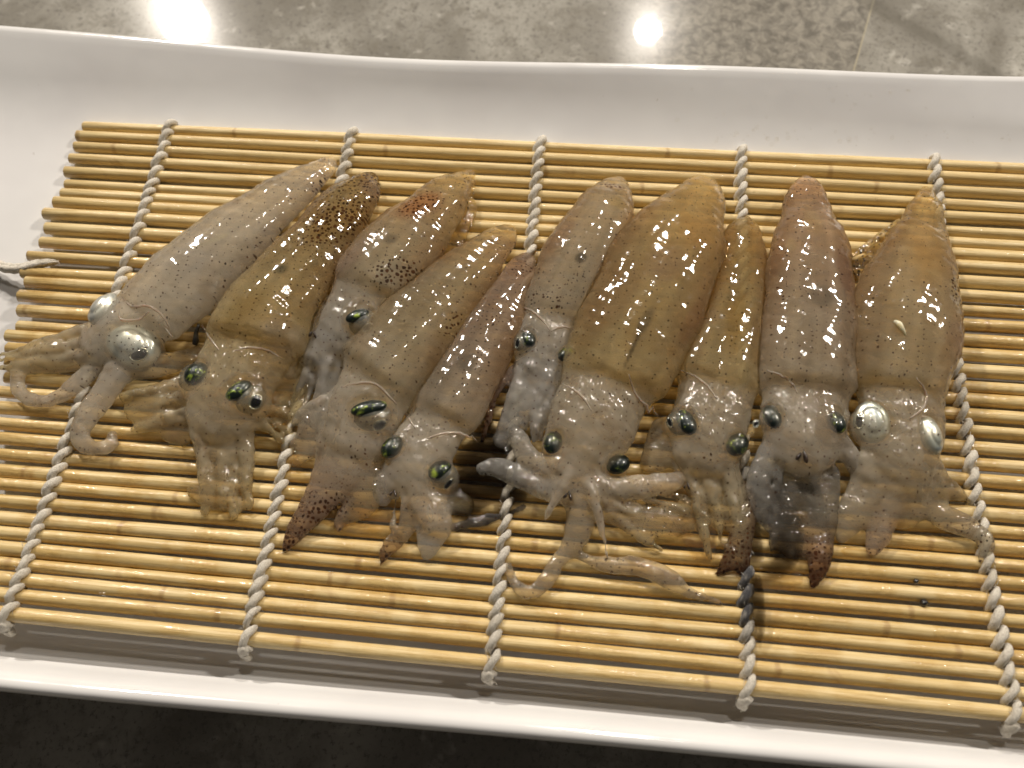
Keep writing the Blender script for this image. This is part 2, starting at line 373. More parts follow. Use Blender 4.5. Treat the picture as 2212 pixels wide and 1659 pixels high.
# strings: twisted lumps over every slat
STR_TOP = [(365, 268), (758, 281), (1167, 297), (1602, 325), (2020, 352)]
STR_MID = [None, None, None, None, (2068, 800)]
STR_BOT = [(10, 1335), (528, 1398), (1060, 1450), (1617, 1493), (2192, 1533)]
STR_M = [(205, 770), (655, 800), (1118, 830), (1604, 860), (2072, 830)]
def tube(path, rads, K=10, lobes=0, twist=0.0, lob=0.13, caps=True):
    P = np.array(path, float); n = len(P); V = []; F = []
    T = np.gradient(P, axis=0); T /= np.linalg.norm(T, axis=1)[:, None] + 1e-9
    up = np.array([0, 0, 1.0]); acc = 0.0
    for i in range(n):
        if i: acc += np.linalg.norm(P[i] - P[i - 1])
        t = T[i]; s = np.cross(t, up)
        if np.linalg.norm(s) < 1e-3: s = np.array([1.0, 0, 0])
        s /= np.linalg.norm(s); u = np.cross(s, t)
        for k in range(K):
            th = 2 * math.pi * k / K
            rr = rads[i] * (1 + (lob * math.cos(lobes * th + twist * acc) if lobes else 0))
            V.append(P[i] + rr * (math.cos(th) * s + math.sin(th) * u))
    for i in range(n - 1):
        for k in range(K): F.append((i * K + k, i * K + (k + 1) % K, (i + 1) * K + (k + 1) % K, (i + 1) * K + k))
    if caps: F.append(tuple(reversed(range(K)))); F.append(tuple(range((n - 1) * K, n * K)))
    return V, F
def cat(parts):
    V = []; F = []
    for v, f in parts:
        b = len(V); V += list(v); F += [tuple(i + b for i in t) for t in f]
    return V, F
def smooth_path(pts, n):
    P = np.array(pts, float); m = len(P)
    Q = np.vstack([2 * P[0] - P[1], P, 2 * P[-1] - P[-2]]); out = []
    for s in np.linspace(0, m - 1, n):
        i = min(int(s), m - 2); t = s - i
        p0, p1, p2, p3 = Q[i], Q[i + 1], Q[i + 2], Q[i + 3]
        out.append(0.5 * ((2 * p1) + (-p0 + p2) * t + (2 * p0 - 5 * p1 + 4 * p2 - p3) * t * t + (-p0 + 3 * p1 - 3 * p2 + p3) * t ** 3))
    return np.array(out)
def string_x(s):
    T, Mi, B = at(*STR_TOP[s], 1.5), at(*STR_M[s], 1.5), at(*STR_BOT[s], 1.5)
    ys = np.array([B[1], Mi[1], T[1]]); xs = np.array([B[0], Mi[0], T[0]])
    co = np.polyfit(ys, xs, 2)
    return lambda y: float(np.polyval(co, y))
sfun = [string_x(s) for s in range(5)]
for s in range(5):
    parts = []; stain = []
    for j in range(36):
        x0 = sfun[s](slat_y(j, sfun[s](40 - 3.3 * j)))
        y = slat_y(j, x0); jit = lambda a: rng.uniform(-a, a)
        # upper strand crossing the slat obliquely
        pts = [(x0 - 0.95 + jit(.2), y - 2.25, -0.3), (x0 - 0.75 + jit(.25), y - 1.45, 0.95), (x0 - 0.1 + jit(.25), y - 0.1, 1.95 + jit(.2)), (x0 + 0.6 + jit(.25), y + 1.15, 1.75 + jit(.2)), (x0 + 0.9, y + 1.9, 0.9), (x0 + 0.85, y + 2.3, -0.4)]
        path = smooth_path(pts, 13); rad = [0.55, 0.74, 0.88, 0.95, 0.98, 0.98, 0.98, 0.98, 0.97, 0.92, 0.85, 0.72, 0.5]
        sc_ = rng.uniform(0.70, 0.96)
        v, f = tube(path, [r_ * sc_ for r_ in rad], 14, 3, 2.6, 0.12); parts.append((v, f))
        # lower strand under the slat
        pts = [(x0 + 0.8, y - 2.1, 0.2), (x0 + 0.3, y - 1.2, -1.3), (x0 - 0.3, y + 0.8, -1.5), (x0 - 0.8, y + 2.1, 0.1)]
        v2, f2 = tube(smooth_path(pts, 7), [0.5] * 7, 7); parts.append((v2, f2))
        st = 0.0
        if s == 3 and 23 <= j <= 32: st = 1.3 if 27 <= j <= 31 else 0.6
        if s == 2 and 24 <= j: st = 0.12
        stain += [min(1, st * rng.uniform(0.5, 1.1)) for _ in range(len(v) + len(v2))] if st else [0.0] * (len(v) + len(v2))
    # knot and frayed tail at the front end, short loop at the back end
    y = slat_y(35, sfun[s](-62)); x0 = sfun[s](y)
    kn = [(x0 + 0.2, y - 1.6, 1.0), (x0 - 0.5, y - 2.3, 0.1), (x0 - 0.9, y - 2.6, -1.2), (x0 - 0.2, y - 3.2, -2.2), (x0 + 0.1, y - 3.5, -3.0)]
    v, f = tube(smooth_path(kn, 12), [0.9, 1.0, 1.1, 1.15, 1.15, 1.1, 1.05, 1.0, 0.95, 0.9, 0.75, 0.5], 12, 4, 2.0, 0.12); parts.append((v, f)); stain += [0.0] * len(v)
    for q_ in range(7):
        b_ = np.array([x0 - 0.3 + rng.uniform(-.5, .5), y - 3.0, -2.0]); e_ = b_ + np.array([rng.uniform(-1.3, 1.3), rng.uniform(-1.4, -0.4), rng.uniform(-1.0, 0.3)])
        v, f = tube(smooth_path([b_, (b_ + e_) / 2 + np.array([rng.uniform(-.3, .3), 0, .2]), e_], 5), [0.14, 0.12, 0.1, 0.08, 0.04], 5); parts.append((v, f)); stain += [0.0] * len(v)
    y = slat_y(0, sfun[s](60)); x0 = sfun[s](y)
    v, f = tube(smooth_path([(x0 + 0.5, y + 0.6, 1.8), (x0 + 0.3, y + 1.7, 1.2), (x0 - 0.2, y + 2.0, -0.2), (x0 - 0.4, y + 1.5, -1.2)], 8), [0.8, .85, .85, .8, .8, .75, .7, .5], 10, 4, 2.0, 0.12); parts.append((v, f)); stain += [0.0] * len(v)
    # loose fibres
    for q_ in range(420):
        yy = rng.uniform(-64, 62); xx = sfun[s](yy) + rng.choice((-1, 1)) * rng.uniform(0.5, 1.0); zz = rng.uniform(0.8, 2.4)
        e_ = np.array([xx + rng.uniform(-0.8, 0.8), yy + rng.uniform(-1.2, 1.2), zz + rng.uniform(-0.2, 0.7)])
        v, f = tube(smooth_path([(xx, yy, zz), (np.array([xx, yy, zz]) + e_) / 2 + np.array([0, rng.uniform(-.3, .3), .15]), e_], 4), [0.05, 0.045, 0.04, 0.025], 3); parts.append((v, f)); stain += [0.0] * len(v)
    V, F = cat(parts); me = meshdata('string', V, F)
    at_ = me.attributes.new('stain', 'FLOAT', 'POINT'); at_.data.foreach_set('value', stain)
    o = newobj('string', me, mat_root, M_twine)
    if s == 3: o['label'] = 'white string stained grey with ink near its front end'
# loose twine tail sticking out at the left edge of the mat
tp = [at(-25, 565, -0.8), at(10, 580, -0.6), at(45, 582, 0.2), at(85, 572, 0.6), at(130, 566, 0.2)]
parts = []
for k in range(3):
    off = [np.array([0, 0.45 * math.cos(2.1 * k), 0.3 + 0.35 * math.sin(2.1 * k)]) * (1 + 0.5 * (4 - i) / 4) for i in range(5)]
    parts.append(tube(smooth_path([np.array(p) + o_ for p, o_ in zip(tp, off)], 16), [0.75] * 11 + [0.7, 0.6, 0.5, 0.35, 0.2], 9, 3, 2.5, 0.22))
V, F = cat(parts); o = newobj('string_tail', meshdata('string_tail', V, F), mat_root, M_twine); o['label'] = 'frayed loose string end poking out at the left edge'

# ================================================================== squid
H = 0.48          # sampling step of the tissue surface, mm
TOP = 1.35        # top of the slats
def smin(a, b, k):
    h = np.clip(0.5 + 0.5 * (b - a) / k, 0, 1)
    return b + (a - b) * h - k * h * (1 - h)
def smax(a, b, k): return -smin(-a, -b, k)

class Chain:
    """a tapering limb or sac: nodes (px, py, half width px[, lift mm]); k = thickness / width"""
    def __init__(s, nodes, k=0.55, clear=(0.2, 0.2), dots=(0, 0), col=((.4, .35, .27), (.4, .35, .27)), blend=1.6, cut=False, lift=0.0, edge=None):
        pts = []
        for nd in nodes:
            x, y, wd = nd[:3]; wd = wd * (1.07 if cut else 1.12 if blend == 3.4 else 1.0); lf = (nd[3] if len(nd) > 3 else 0.0) + lift
            z = TOP + lf + 3
            for _ in range(3):
                r = wd * mmpp(x, y, z); z = TOP + lf + k * r * 0.97
            p = at(x, y, z); pts.append((p[0], p[1], z, r))
        n = max(4, (len(pts) - 1) * 5 + 1)
        s.P = smooth_path(pts, n).astype(np.float32); s.P[:, 3] = np.maximum(s.P[:, 3], 0.35)
        s.k = k; s.clear = clear; s.dots = dots; s.col = col; s.blend = blend; s.cut = cut; s.edge = edge
        d = s.P[-1, :3] - s.P[-4, :3]; d[2] = 0; s.dir = d / (np.linalg.norm(d) + 1e-6)
    def segs(s, X, Y, Z, D, T=None, sub=True):
        P, k = s.P, s.k; n = len(P) - 1
        for i in range(n):
            a, b = P[i], P[i + 1]; r = max(a[3], b[3]) + 2.6
            if sub:
                ix = np.where((X[:, 0, 0] > min(a[0], b[0]) - r) & (X[:, 0, 0] < max(a[0], b[0]) + r))[0]
                iy = np.where((Y[0, :, 0] > min(a[1], b[1]) - r) & (Y[0, :, 0] < max(a[1], b[1]) + r))[0]
                if len(ix) == 0 or len(iy) == 0: continue
                sl = (slice(ix[0], ix[-1] + 1), slice(iy[0], iy[-1] + 1), slice(None))
                x, y, z = X[sl[0]], Y[:, sl[1]], Z
            else: sl = slice(None); x, y, z = X, Y, Z
            ab = np.array([b[0] - a[0], b[1] - a[1], (b[2] - a[2]) / k]); L = float(ab @ ab) + 1e-9
            qx, qy, qz = x - a[0], y - a[1], (z - a[2]) / k
            t = np.clip((qx * ab[0] + qy * ab[1] + qz * ab[2]) / L, 0, 1)
            d = np.sqrt((qx - t * ab[0]) ** 2 + (qy - t * ab[1]) ** 2 + (qz - t * ab[2]) ** 2) - (a[3] + t * (b[3] - a[3]))
            if s.cut:
                pl = (x - P[-1, 0]) * s.dir[0] + (y - P[-1, 1]) * s.dir[1]
                # the opening is hollowed: its middle sits further back than its sides
                d = smax(d, pl + 0 * z, 2.2)
            if T is None: D[sl] = np.minimum(D[sl], d)
            else:
                better = d < D; T[better] = ((i + t) / n)[better]; D[better] = d[better]

def surface_nets(Fg, org, h):
    nx, ny, nz = Fg.shape; ins = Fg < 0
    cs = np.zeros((nx - 1, ny - 1, nz - 1), np.int8)
    for dx in (0, 1):
        for dy in (0, 1):
            for dz in (0, 1): cs += ins[dx:nx - 1 + dx, dy:ny - 1 + dy, dz:nz - 1 + dz]
    act = (cs > 0) & (cs < 8); I = np.argwhere(act)
    idx = -np.ones(act.shape, np.int64); idx[act] = np.arange(len(I))
    acc = np.zeros((len(I), 3)); cnt = np.zeros(len(I))
    cor = [(0, 0, 0), (1, 0, 0), (0, 1, 0), (1, 1, 0), (0, 0, 1), (1, 0, 1), (0, 1, 1), (1, 1, 1)]
    val = [Fg[I[:, 0] + c[0], I[:, 1] + c[1], I[:, 2] + c[2]] for c in cor]
    for i in range(8):
        for j in range(i + 1, 8):
            if sum(abs(cor[i][q] - cor[j][q]) for q in range(3)) != 1: continue
            m_ = (val[i] < 0) != (val[j] < 0)
            t = np.where(m_, val[i] / (val[i] - val[j] + 1e-12), 0)
            p = np.array(cor[i]) + t[:, None] * (np.array(cor[j]) - np.array(cor[i]))
            acc[m_] += p[m_]; cnt[m_] += 1
    V = (I + acc / cnt[:, None]) * h + org
    Q = []
    for ax in range(3):
        u, v = [(1, 2), (2, 0), (0, 1)][ax]
        A = ins; s0 = [slice(None)] * 3; s1 = [slice(None)] * 3; s0[ax] = slice(0, -1); s1[ax] = slice(1, None)
        ch = A[tuple(s0)] != A[tuple(s1)]
        E = np.argwhere(ch); E = E[(E[:, u] > 0) & (E[:, v] > 0) & (E[:, u] < Fg.shape[u] - 1) & (E[:, v] < Fg.shape[v] - 1)]
        inside_first = ins[E[:, 0], E[:, 1], E[:, 2]]
        def cell(du, dv):
            c = E.copy(); c[:, u] += du; c[:, v] += dv
            return idx[c[:, 0], c[:, 1], c[:, 2]]
        q4 = np.stack([cell(-1, -1), cell(0, -1), cell(0, 0), cell(-1, 0)], 1)
        q4[~inside_first] = q4[~inside_first][:, ::-1]
        Q.append(q4)
    return V, np.vstack(Q)
def relax(V, Q, it=3):
    E = np.vstack([Q[:, [0, 1]], Q[:, [1, 2]], Q[:, [2, 3]], Q[:, [3, 0]]])
    n = len(V); deg = np.bincount(E[:, 0], minlength=n) + np.bincount(E[:, 1], minlength=n)
    for i in range(it):
        for lam in (0.6, -0.58):
            S = np.stack([np.bincount(E[:, 0], V[E[:, 1], c], n) + np.bincount(E[:, 1], V[E[:, 0], c], n) for c in range(3)], 1)
            V = V + lam * (S / np.maximum(deg, 1)[:, None] - V)
    return V
def wobble(x, y, z, sd):
    return (np.sin(x * 0.55 + sd) * np.sin(y * 0.47 + 1.7 * sd) * np.cos(z * 0.6 + sd) * 0.28 + np.sin(x * 1.15 + 2.3 * sd + 0.6 * y) * np.sin(y * 1.3 - sd) * 0.14
            + np.sin(x * 2.3 + y * 0.7 + sd) * np.sin(y * 2.1 + sd * 3) * 0.09 + np.sin(x * 0.23 + sd * 2) * np.sin(y * 0.31 + sd) * 0.35)

class Tissue:
    def __init__(s, chains, seed=0.0, carve=(), wob=1.0, h=None, bulges=()):
        s.chains = chains; h = h or H; s.h = h
        A = np.vstack([np.column_stack([c.P[:, :3] - c.P[:, 3:4] * [1, 1, c.k], c.P[:, :3] + c.P[:, 3:4] * [1, 1, c.k]]) for c in chains])
        lo = A[:, :3].min(0) - 1.6; hi = A[:, 3:].max(0) + 1.6; s.lo = lo
        nn = np.ceil((hi - lo) / h).astype(int) + 1
        ax = [(lo[i] + h * np.arange(nn[i])).astype(np.float32) for i in range(3)]
        X, Y, Z = ax[0][:, None, None], ax[1][None, :, None], ax[2][None, None, :]
        G = np.full(tuple(nn), 50.0, np.float32)
        for c in chains:
            D = np.full(tuple(nn), 50.0, np.float32); c.segs(X, Y, Z, D)
            G = smin(G, D, c.blend)
        if wob: G = G + wob * wobble(X, Y, Z, seed).astype(np.float32)
        for o_ in carve:
            D = np.full(tuple(nn), 50.0, np.float32)
            for c in o_.chains:
                if c.cut or getattr(c, 'hard', False): c.segs(X, Y, Z, D)
            G = smax(G, -(D - 0.12), 0.5)
        s.G = G; s.ax = ax
        for (bx, by, br) in bulges:      # skin swelling over an eye
            z = TOP + 6
            for _ in range(5):
                p = at(bx, by, z); z = max(s.top(p[0], p[1]), TOP + 2.0)
            rr = br * mmpp(bx, by, z); zc = z - 0.62 * rr
            D = np.sqrt((X - p[0]) ** 2 + (Y - p[1]) ** 2 + ((Z - zc) / 0.85) ** 2) - rr
            G = smin(G, D.astype(np.float32), 1.4); s.G = G
        V, Q = surface_nets(G, lo, h); s.V = relax(V, Q); s.Q = Q
        # tissue properties per vertex
        V32 = s.V.astype(np.float32); n = len(V); W = np.zeros(n); cl = np.zeros(n); dt = np.zeros(n); co = np.zeros((n, 3)); fi = np.zeros(n); edge_f = np.zeros(n)
        for c in chains:
            D = np.full(n, 99.0, np.float32); T = np.zeros(n, np.float32)
            c.segs(V32[:, 0], V32[:, 1], V32[:, 2], D, T, sub=False)
            w_ = np.exp(-np.clip(D, -0.5, 30) / 0.9); W += w_
            cl += w_ * (c.clear[0] + (c.clear[1] - c.clear[0]) * T); dt += w_ * (c.dots[0] + (c.dots[1] - c.dots[0]) * T)
            fi += w_ * (0.0 if c.cut else 1.0)
            cc = np.array(c.col[0]) + (np.array(c.col[1]) - np.array(c.col[0])) * T[:, None]
            if c.cut:    # pigment streaks and brown flanks; the brown also paints shade between bodies
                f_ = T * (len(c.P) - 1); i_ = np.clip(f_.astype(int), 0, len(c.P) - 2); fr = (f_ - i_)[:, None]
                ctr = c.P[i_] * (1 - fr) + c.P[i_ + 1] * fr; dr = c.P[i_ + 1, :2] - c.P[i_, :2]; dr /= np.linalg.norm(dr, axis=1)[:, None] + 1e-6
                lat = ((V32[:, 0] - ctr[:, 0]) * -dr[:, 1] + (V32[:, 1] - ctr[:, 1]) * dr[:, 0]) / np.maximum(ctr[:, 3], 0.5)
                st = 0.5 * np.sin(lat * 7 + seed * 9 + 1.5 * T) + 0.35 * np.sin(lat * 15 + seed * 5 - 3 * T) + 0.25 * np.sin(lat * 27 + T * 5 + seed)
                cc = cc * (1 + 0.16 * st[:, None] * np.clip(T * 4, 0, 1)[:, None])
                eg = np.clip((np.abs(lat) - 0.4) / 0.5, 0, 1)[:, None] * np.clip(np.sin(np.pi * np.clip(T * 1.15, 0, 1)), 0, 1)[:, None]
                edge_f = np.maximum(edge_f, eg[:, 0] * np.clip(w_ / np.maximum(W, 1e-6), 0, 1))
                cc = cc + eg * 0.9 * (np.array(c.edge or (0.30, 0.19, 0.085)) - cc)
            co += w_[:, None] * cc
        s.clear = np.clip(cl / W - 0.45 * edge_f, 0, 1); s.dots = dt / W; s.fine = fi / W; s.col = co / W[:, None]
    def spot(s, x, y, rx, ry, ang=0, col=None, amt=0.8, dots=None, clear=None, soft=0.6):
        """a patch of tissue that differs: x, y, radii in picture px"""
        p = at(x, y, TOP + 6); m_ = mmpp(x, y, 6); a = math.radians(ang)
        dx, dy = (s.V[:, 0] - p[0]) / m_, (s.V[:, 1] - p[1]) / m_
        u = (dx * math.cos(a) + dy * math.sin(a)) / rx; v = (-dx * math.sin(a) + dy * math.cos(a)) / ry
        f = np.clip((1 - np.sqrt(u * u + v * v)) / soft, 0, 1); f = f * f * (3 - 2 * f)
        if col is not None: s.col += (f * amt)[:, None] * (np.array(col) - s.col)
        if dots is not None: s.dots += f * (dots - s.dots)
        if clear is None and dots is not None and dots >= 0.75: clear = 0.0
        if clear is not None: s.clear += f * (clear - s.clear)
    def top(s, wx, wy):
        i = int(np.clip(round((wx - s.ax[0][0]) / s.h), 0, s.G.shape[0] - 1)); j = int(np.clip(round((wy - s.ax[1][0]) / s.h), 0, s.G.shape[1] - 1))
        c = np.where(s.G[i, j] < 0)[0]
        return float(s.ax[2][c[-1]]) + 0.25 if len(c) else TOP + 0.8
    def build(s, name, parent, mat, origin):
        me = meshdata(name, s.V, s.Q, origin=origin)
        a = me.attributes.new('col', 'FLOAT_COLOR', 'POINT'); a.data.foreach_set('color', np.column_stack([s.col, np.ones(len(s.V))]).astype(np.float32).ravel())
        for nm, arr in (('clear', s.clear), ('dots', s.dots), ('fine', s.fine)):
            a = me.attributes.new(nm, 'FLOAT', 'POINT'); a.data.foreach_set('value', arr.astype(np.float32))
        return newobj(name, me, parent, mat)

def ellipsoid(c, ax, ay, az, R, nu=20, nv=12, fn=None):
    V = []; F = []
    for j in range(nv + 1):
        ph = math.pi * j / nv
        for i in range(nu):
            th = 2 * math.pi * i / nu
            l = np.array([ax * math.sin(ph) * math.cos(th), ay * math.sin(ph) * math.sin(th), az * math.cos(ph)])
            if fn: l = fn(l)
            V.append(c + R @ l)
    for j in range(nv):
        for i in range(nu): F.append((j * nu + i, (j + 1) * nu + i, (j + 1) * nu + (i + 1) % nu, j * nu + (i + 1) % nu))
    return V, F
def frame(x, y, z, ang, tilt=(0, 0)):
    """axes on the table plane from an angle seen in the picture"""
    a = math.radians(ang); p = at(x, y, z); e = at(x + 10 * math.cos(a), y - 10 * math.sin(a), z) - p
    e /= np.linalg.norm(e); n = np.array([tilt[0], tilt[1], 1.0]); n /= np.linalg.norm(n)
    e = e - n * (e @ n); e /= np.linalg.norm(e)
    return p, np.column_stack([e, np.cross(n, e), n])

def put_eye(tis, root, org, globe=None, cap=None, pupil=None, silver=False, tilt=(0, 0.25), lift=0.0, label=None, out=0.0):
    sh = lambda e_: None if e_ is None else (e_[0], e_[1], e_[2] * 0.9, e_[3] * 0.9, e_[4])
    globe, pupil = (globe if silver else sh(globe)), sh(pupil)
    def seat(e, sink):
        x, y, a, b = e[:4]; z = TOP + 6
        for _ in range(4):
            p = at(x, y, z); z = tis.top(p[0], p[1]) - 0.12 + out - sink * min(a, b) * mmpp(x, y, z)
        return z
    e = globe or cap
    z = seat(e, 0.80 if globe else 0.72); m_ = mmpp(e[0], e[1], z); p, R = frame(e[0], e[1], z, e[4], tilt)
    bulge = None
    az = min(e[2], e[3]) * m_ * (0.80 if globe else 0.72)
    V, F = ellipsoid(p, e[2] * m_, e[3] * m_, az, R, 32, 30, (lambda l: l * (1 - 0.09 * math.exp(-((l[2] / az - 0.72) / 0.10) ** 2))) if silver else None)
    eye = newobj('eye', meshdata('eye', V, F, origin=org), root, (M_silver if silver else M_globe) if globe else M_cap)
    if label: eye['label'] = label
    zt = z + az
    if globe and cap:
        m2 = mmpp(cap[0], cap[1], zt); p2, R2 = frame(cap[0], cap[1], zt - min(cap[2], cap[3]) * m2 * 0.48, cap[4], tilt)
        V, F = ellipsoid(p2, cap[2] * m2, cap[3] * m2, min(cap[2], cap[3]) * m2 * 0.7, R2, 22, 14)
        newobj('eye_cap', meshdata('eye_cap', V, F, origin=org), eye, M_cap)
    if pupil:
        # seat the lens on the globe where its centre falls
        for zz in np.linspace(zt + 0.2, z - 1, 24):
            pp = at(pupil[0], pupil[1], zz); l = R.T @ (pp - p)
            if (l[0] / (e[2] * m_)) ** 2 + (l[1] / (e[3] * m_)) ** 2 + (l[2] / az) ** 2 <= 1.0: break
        m3 = mmpp(pupil[0], pupil[1], zz); nrm = R @ (l / np.array([e[2] * m_, e[3] * m_, az]) ** 2); nrm /= np.linalg.norm(nrm); nrm = nrm * 0.6 + np.array([0, -0.1, 0.75])
        p3, R3 = frame(pupil[0], pupil[1], zz, pupil[4], (nrm[0] / nrm[2], nrm[1] / nrm[2]))
        a_, b_ = pupil[2] * m3, pupil[3] * m3
        V, F = ellipsoid(p3 + R3[:, 2] * 0.05, a_, b_, min(a_, b_) * 0.45, R3, 20, 10); newobj('pupil', meshdata('pupil', V, F, origin=org), eye, M_pupil)
        ring = [p3 + R3 @ np.array([1.12 * a_ * math.cos(t), 1.16 * b_ * math.sin(t), 0.04]) for t in np.linspace(0, 2 * math.pi, 25)]
        V, F = tube(ring, [min(a_, b_) * 0.16] * 25, 8, caps=False); newobj('pupil_ring', meshdata('pupil_ring', V, F, origin=org), eye, M_ring)
    return eye

def ribbon_rim(tis, root, org, pts, rad=0.3, name='mantle_rim'):
    """the pale edge of the mantle opening, following the surface"""
    path = []
    for x, y in smooth_path([(a, b) for a, b in pts], 22):
        z = TOP + 6
        for _ in range(4):
            p = at(x, y, z); z = tis.top(p[0], p[1]) + 0.02
        path.append(at(x, y, z))
    path = np.array(path)
    for _ in range(4): path[1:-1, 2] = (path[:-2, 2] + path[2:, 2] + 2 * path[1:-1, 2]) / 4
    n = len(path); V, F = tube(path, [rad * (0.35 + 0.65 * math.sin(math.pi * (i + 0.5) / n)) for i in range(n)], 9)
    return newobj(name, meshdata(name, V, F, origin=org), root, M_rim)

m = Mat('eye_globe'); _p = m.n('BsdfPrincipled', {'Base Color': (0.15, 0.15, 0.125, 1), 'Roughness': 0.35}); _t = m.n('BsdfTransparent', {'Color': (0.9, 0.88, 0.82, 1)})
m.surf(m.n('MixShader', {0: 0.65, 1: _p.outputs[0], 2: _t.outputs[0]}).outputs[0]); M_globe = m.m
m = Mat('mantle_edge'); 
_p = m.n('BsdfPrincipled', {'Base Color': (0.56, 0.48, 0.42, 1), 'Roughness': 0.12, 'Subsurface Weight': 0.6, 'Subsurface Radius': (0.002, 0.0012, 0.001), 'Coat Weight': 0.6})
_p.inputs['Subsurface Scale'].default_value = 1.0
_t = m.n('BsdfTransparent', {'Color': (0.95, 0.88, 0.78, 1)}); _s = m.n('MixShader', {0: 0.62, 1: _p.outputs[0], 2: _t.outputs[0]}); m.surf(_s.outputs[0]); M_rim = m.m

# tissue colours
GREY = (0.45, 0.41, 0.33); PALE = (0.54, 0.50, 0.43); AMB = (0.46, 0.39, 0.225); AMB2 = (0.38, 0.29, 0.125); BRN = (0.24, 0.135, 0.07); BLUE = (0.42, 0.41, 0.385); PINK = (0.40, 0.305, 0.24)
ORG = (0.045, 0.055, 0.055)
def ch(nodes, **kw): return Chain(nodes, **kw)

SQUID = []
def crown(base, tip, n, s0, s1, w0, w1, seed, clear=(0.3, 0.6), col=None, dots=(0, 0.1), lift=0.0, k=0.85):
    """a bundle of n arms fanning from base to tip (picture px)"""
    r_ = random.Random(seed); out = []; b, t = np.array(base, float), np.array(tip, float); d = t - b; L = np.linalg.norm(d); d /= L; pn = np.array([-d[1], d[0]])
    for i in range(n):
        u = (i / max(1, n - 1) - 0.5) * 2 + r_.uniform(-0.12, 0.12); ln = L * r_.uniform(0.72, 1.12); am = r_.uniform(-0.10, 0.10) * L; ph = r_.uniform(0, 6.3); nodes = []
        for j in range(6):
            s_ = j / 5; sp = s0 + (s1 - s0) * s_
            p = b + d * ln * s_ + pn * (u * sp + am * math.sin(3.0 * s_ + ph) * s_)
            nodes.append((p[0], p[1], max(3.0, (w0 + (w1 - w0) * s_) * r_.uniform(0.85, 1.15)), lift + (0.6 + (i % 2) * 1.2 + r_.uniform(0, 0.9)) * (1 - 0.75 * s_)))
        out.append(Chain(nodes, k=k, clear=(clear[0] * 0.15, clear[1] * 0.45), dots=dots, col=col or (GREY, GREY), blend=0.55))
    return out
def squid(label, base, chains, *, spots=(), eyes=(), rims=(), beak=None, fins=(), seed=0.0, carve=(), tint='sand'):
    org = at(base[0], base[1], TOP); org[2] = TOP
    root = empty('squid', org); tag(root, label, 'squid', 'raw squid laid side by side on the mat')
    chains = [c_ for g_ in chains for c_ in (g_ if isinstance(g_, list) else [g_])]
    bul = []
    for e in eyes:
        g_ = e.get('globe') or e.get('cap'); bul.append((g_[0], g_[1], 0.5 * (g_[2] + g_[3]) * 0.98))
    t = Tissue(chains, seed, [SQUID[i] for i in carve if SQUID[i]], bulges=bul)
    for s_ in spots: t.spot(**s_)
    for e in eyes:
        for g_ in (e.get('globe'), e.get('cap')):
            if g_: t.spot(g_[0], g_[1], g_[2] * 1.45, g_[3] * 1.45, g_[4], clear=0.97, soft=0.45, col=(0.6, 0.58, 0.54), amt=0.7, dots=0.0)
    t.build('body', root, M_flesh[tint], org)
    for e in eyes: put_eye(t, root, org, **e)
    for r_ in rims: ribbon_rim(t, root, org, r_)
    if beak:
        x, y, rr = beak; z = TOP + 5
        for _ in range(4):
            p = at(x, y, z); z = t.top(p[0], p[1]) + 0.1
        m_ = mmpp(x, y, z); parts = []
        for s_ in (-1, 1):
            p, R = frame(x + s_ * rr * 0.35, y + s_ * rr * 0.1, z, 80 + 25 * s_)
            parts.append(ellipsoid(p + R[:, 0] * 0.15 * rr * m_ * s_, rr * m_ * (0.8 + 0.2 * s_), rr * 0.24 * m_, rr * 0.4 * m_, R, 12, 8, lambda l: l * (1.0 - 0.45 * l[0] / (rr * m_) * np.array([0, 1, 1]))))
        V, F = cat(parts); newobj('beak', meshdata('beak', V, F, origin=org), root, M_beak)
    for fc in fins:
        ft = Tissue(fc['chains'], seed + 3, wob=0.25, h=0.4)
        for s_ in fc.get('spots', ()): ft.spot(**s_)
        f_ = ft.build('fin', root, M_flesh[tint], org)
    SQUID.append(t)
    return root

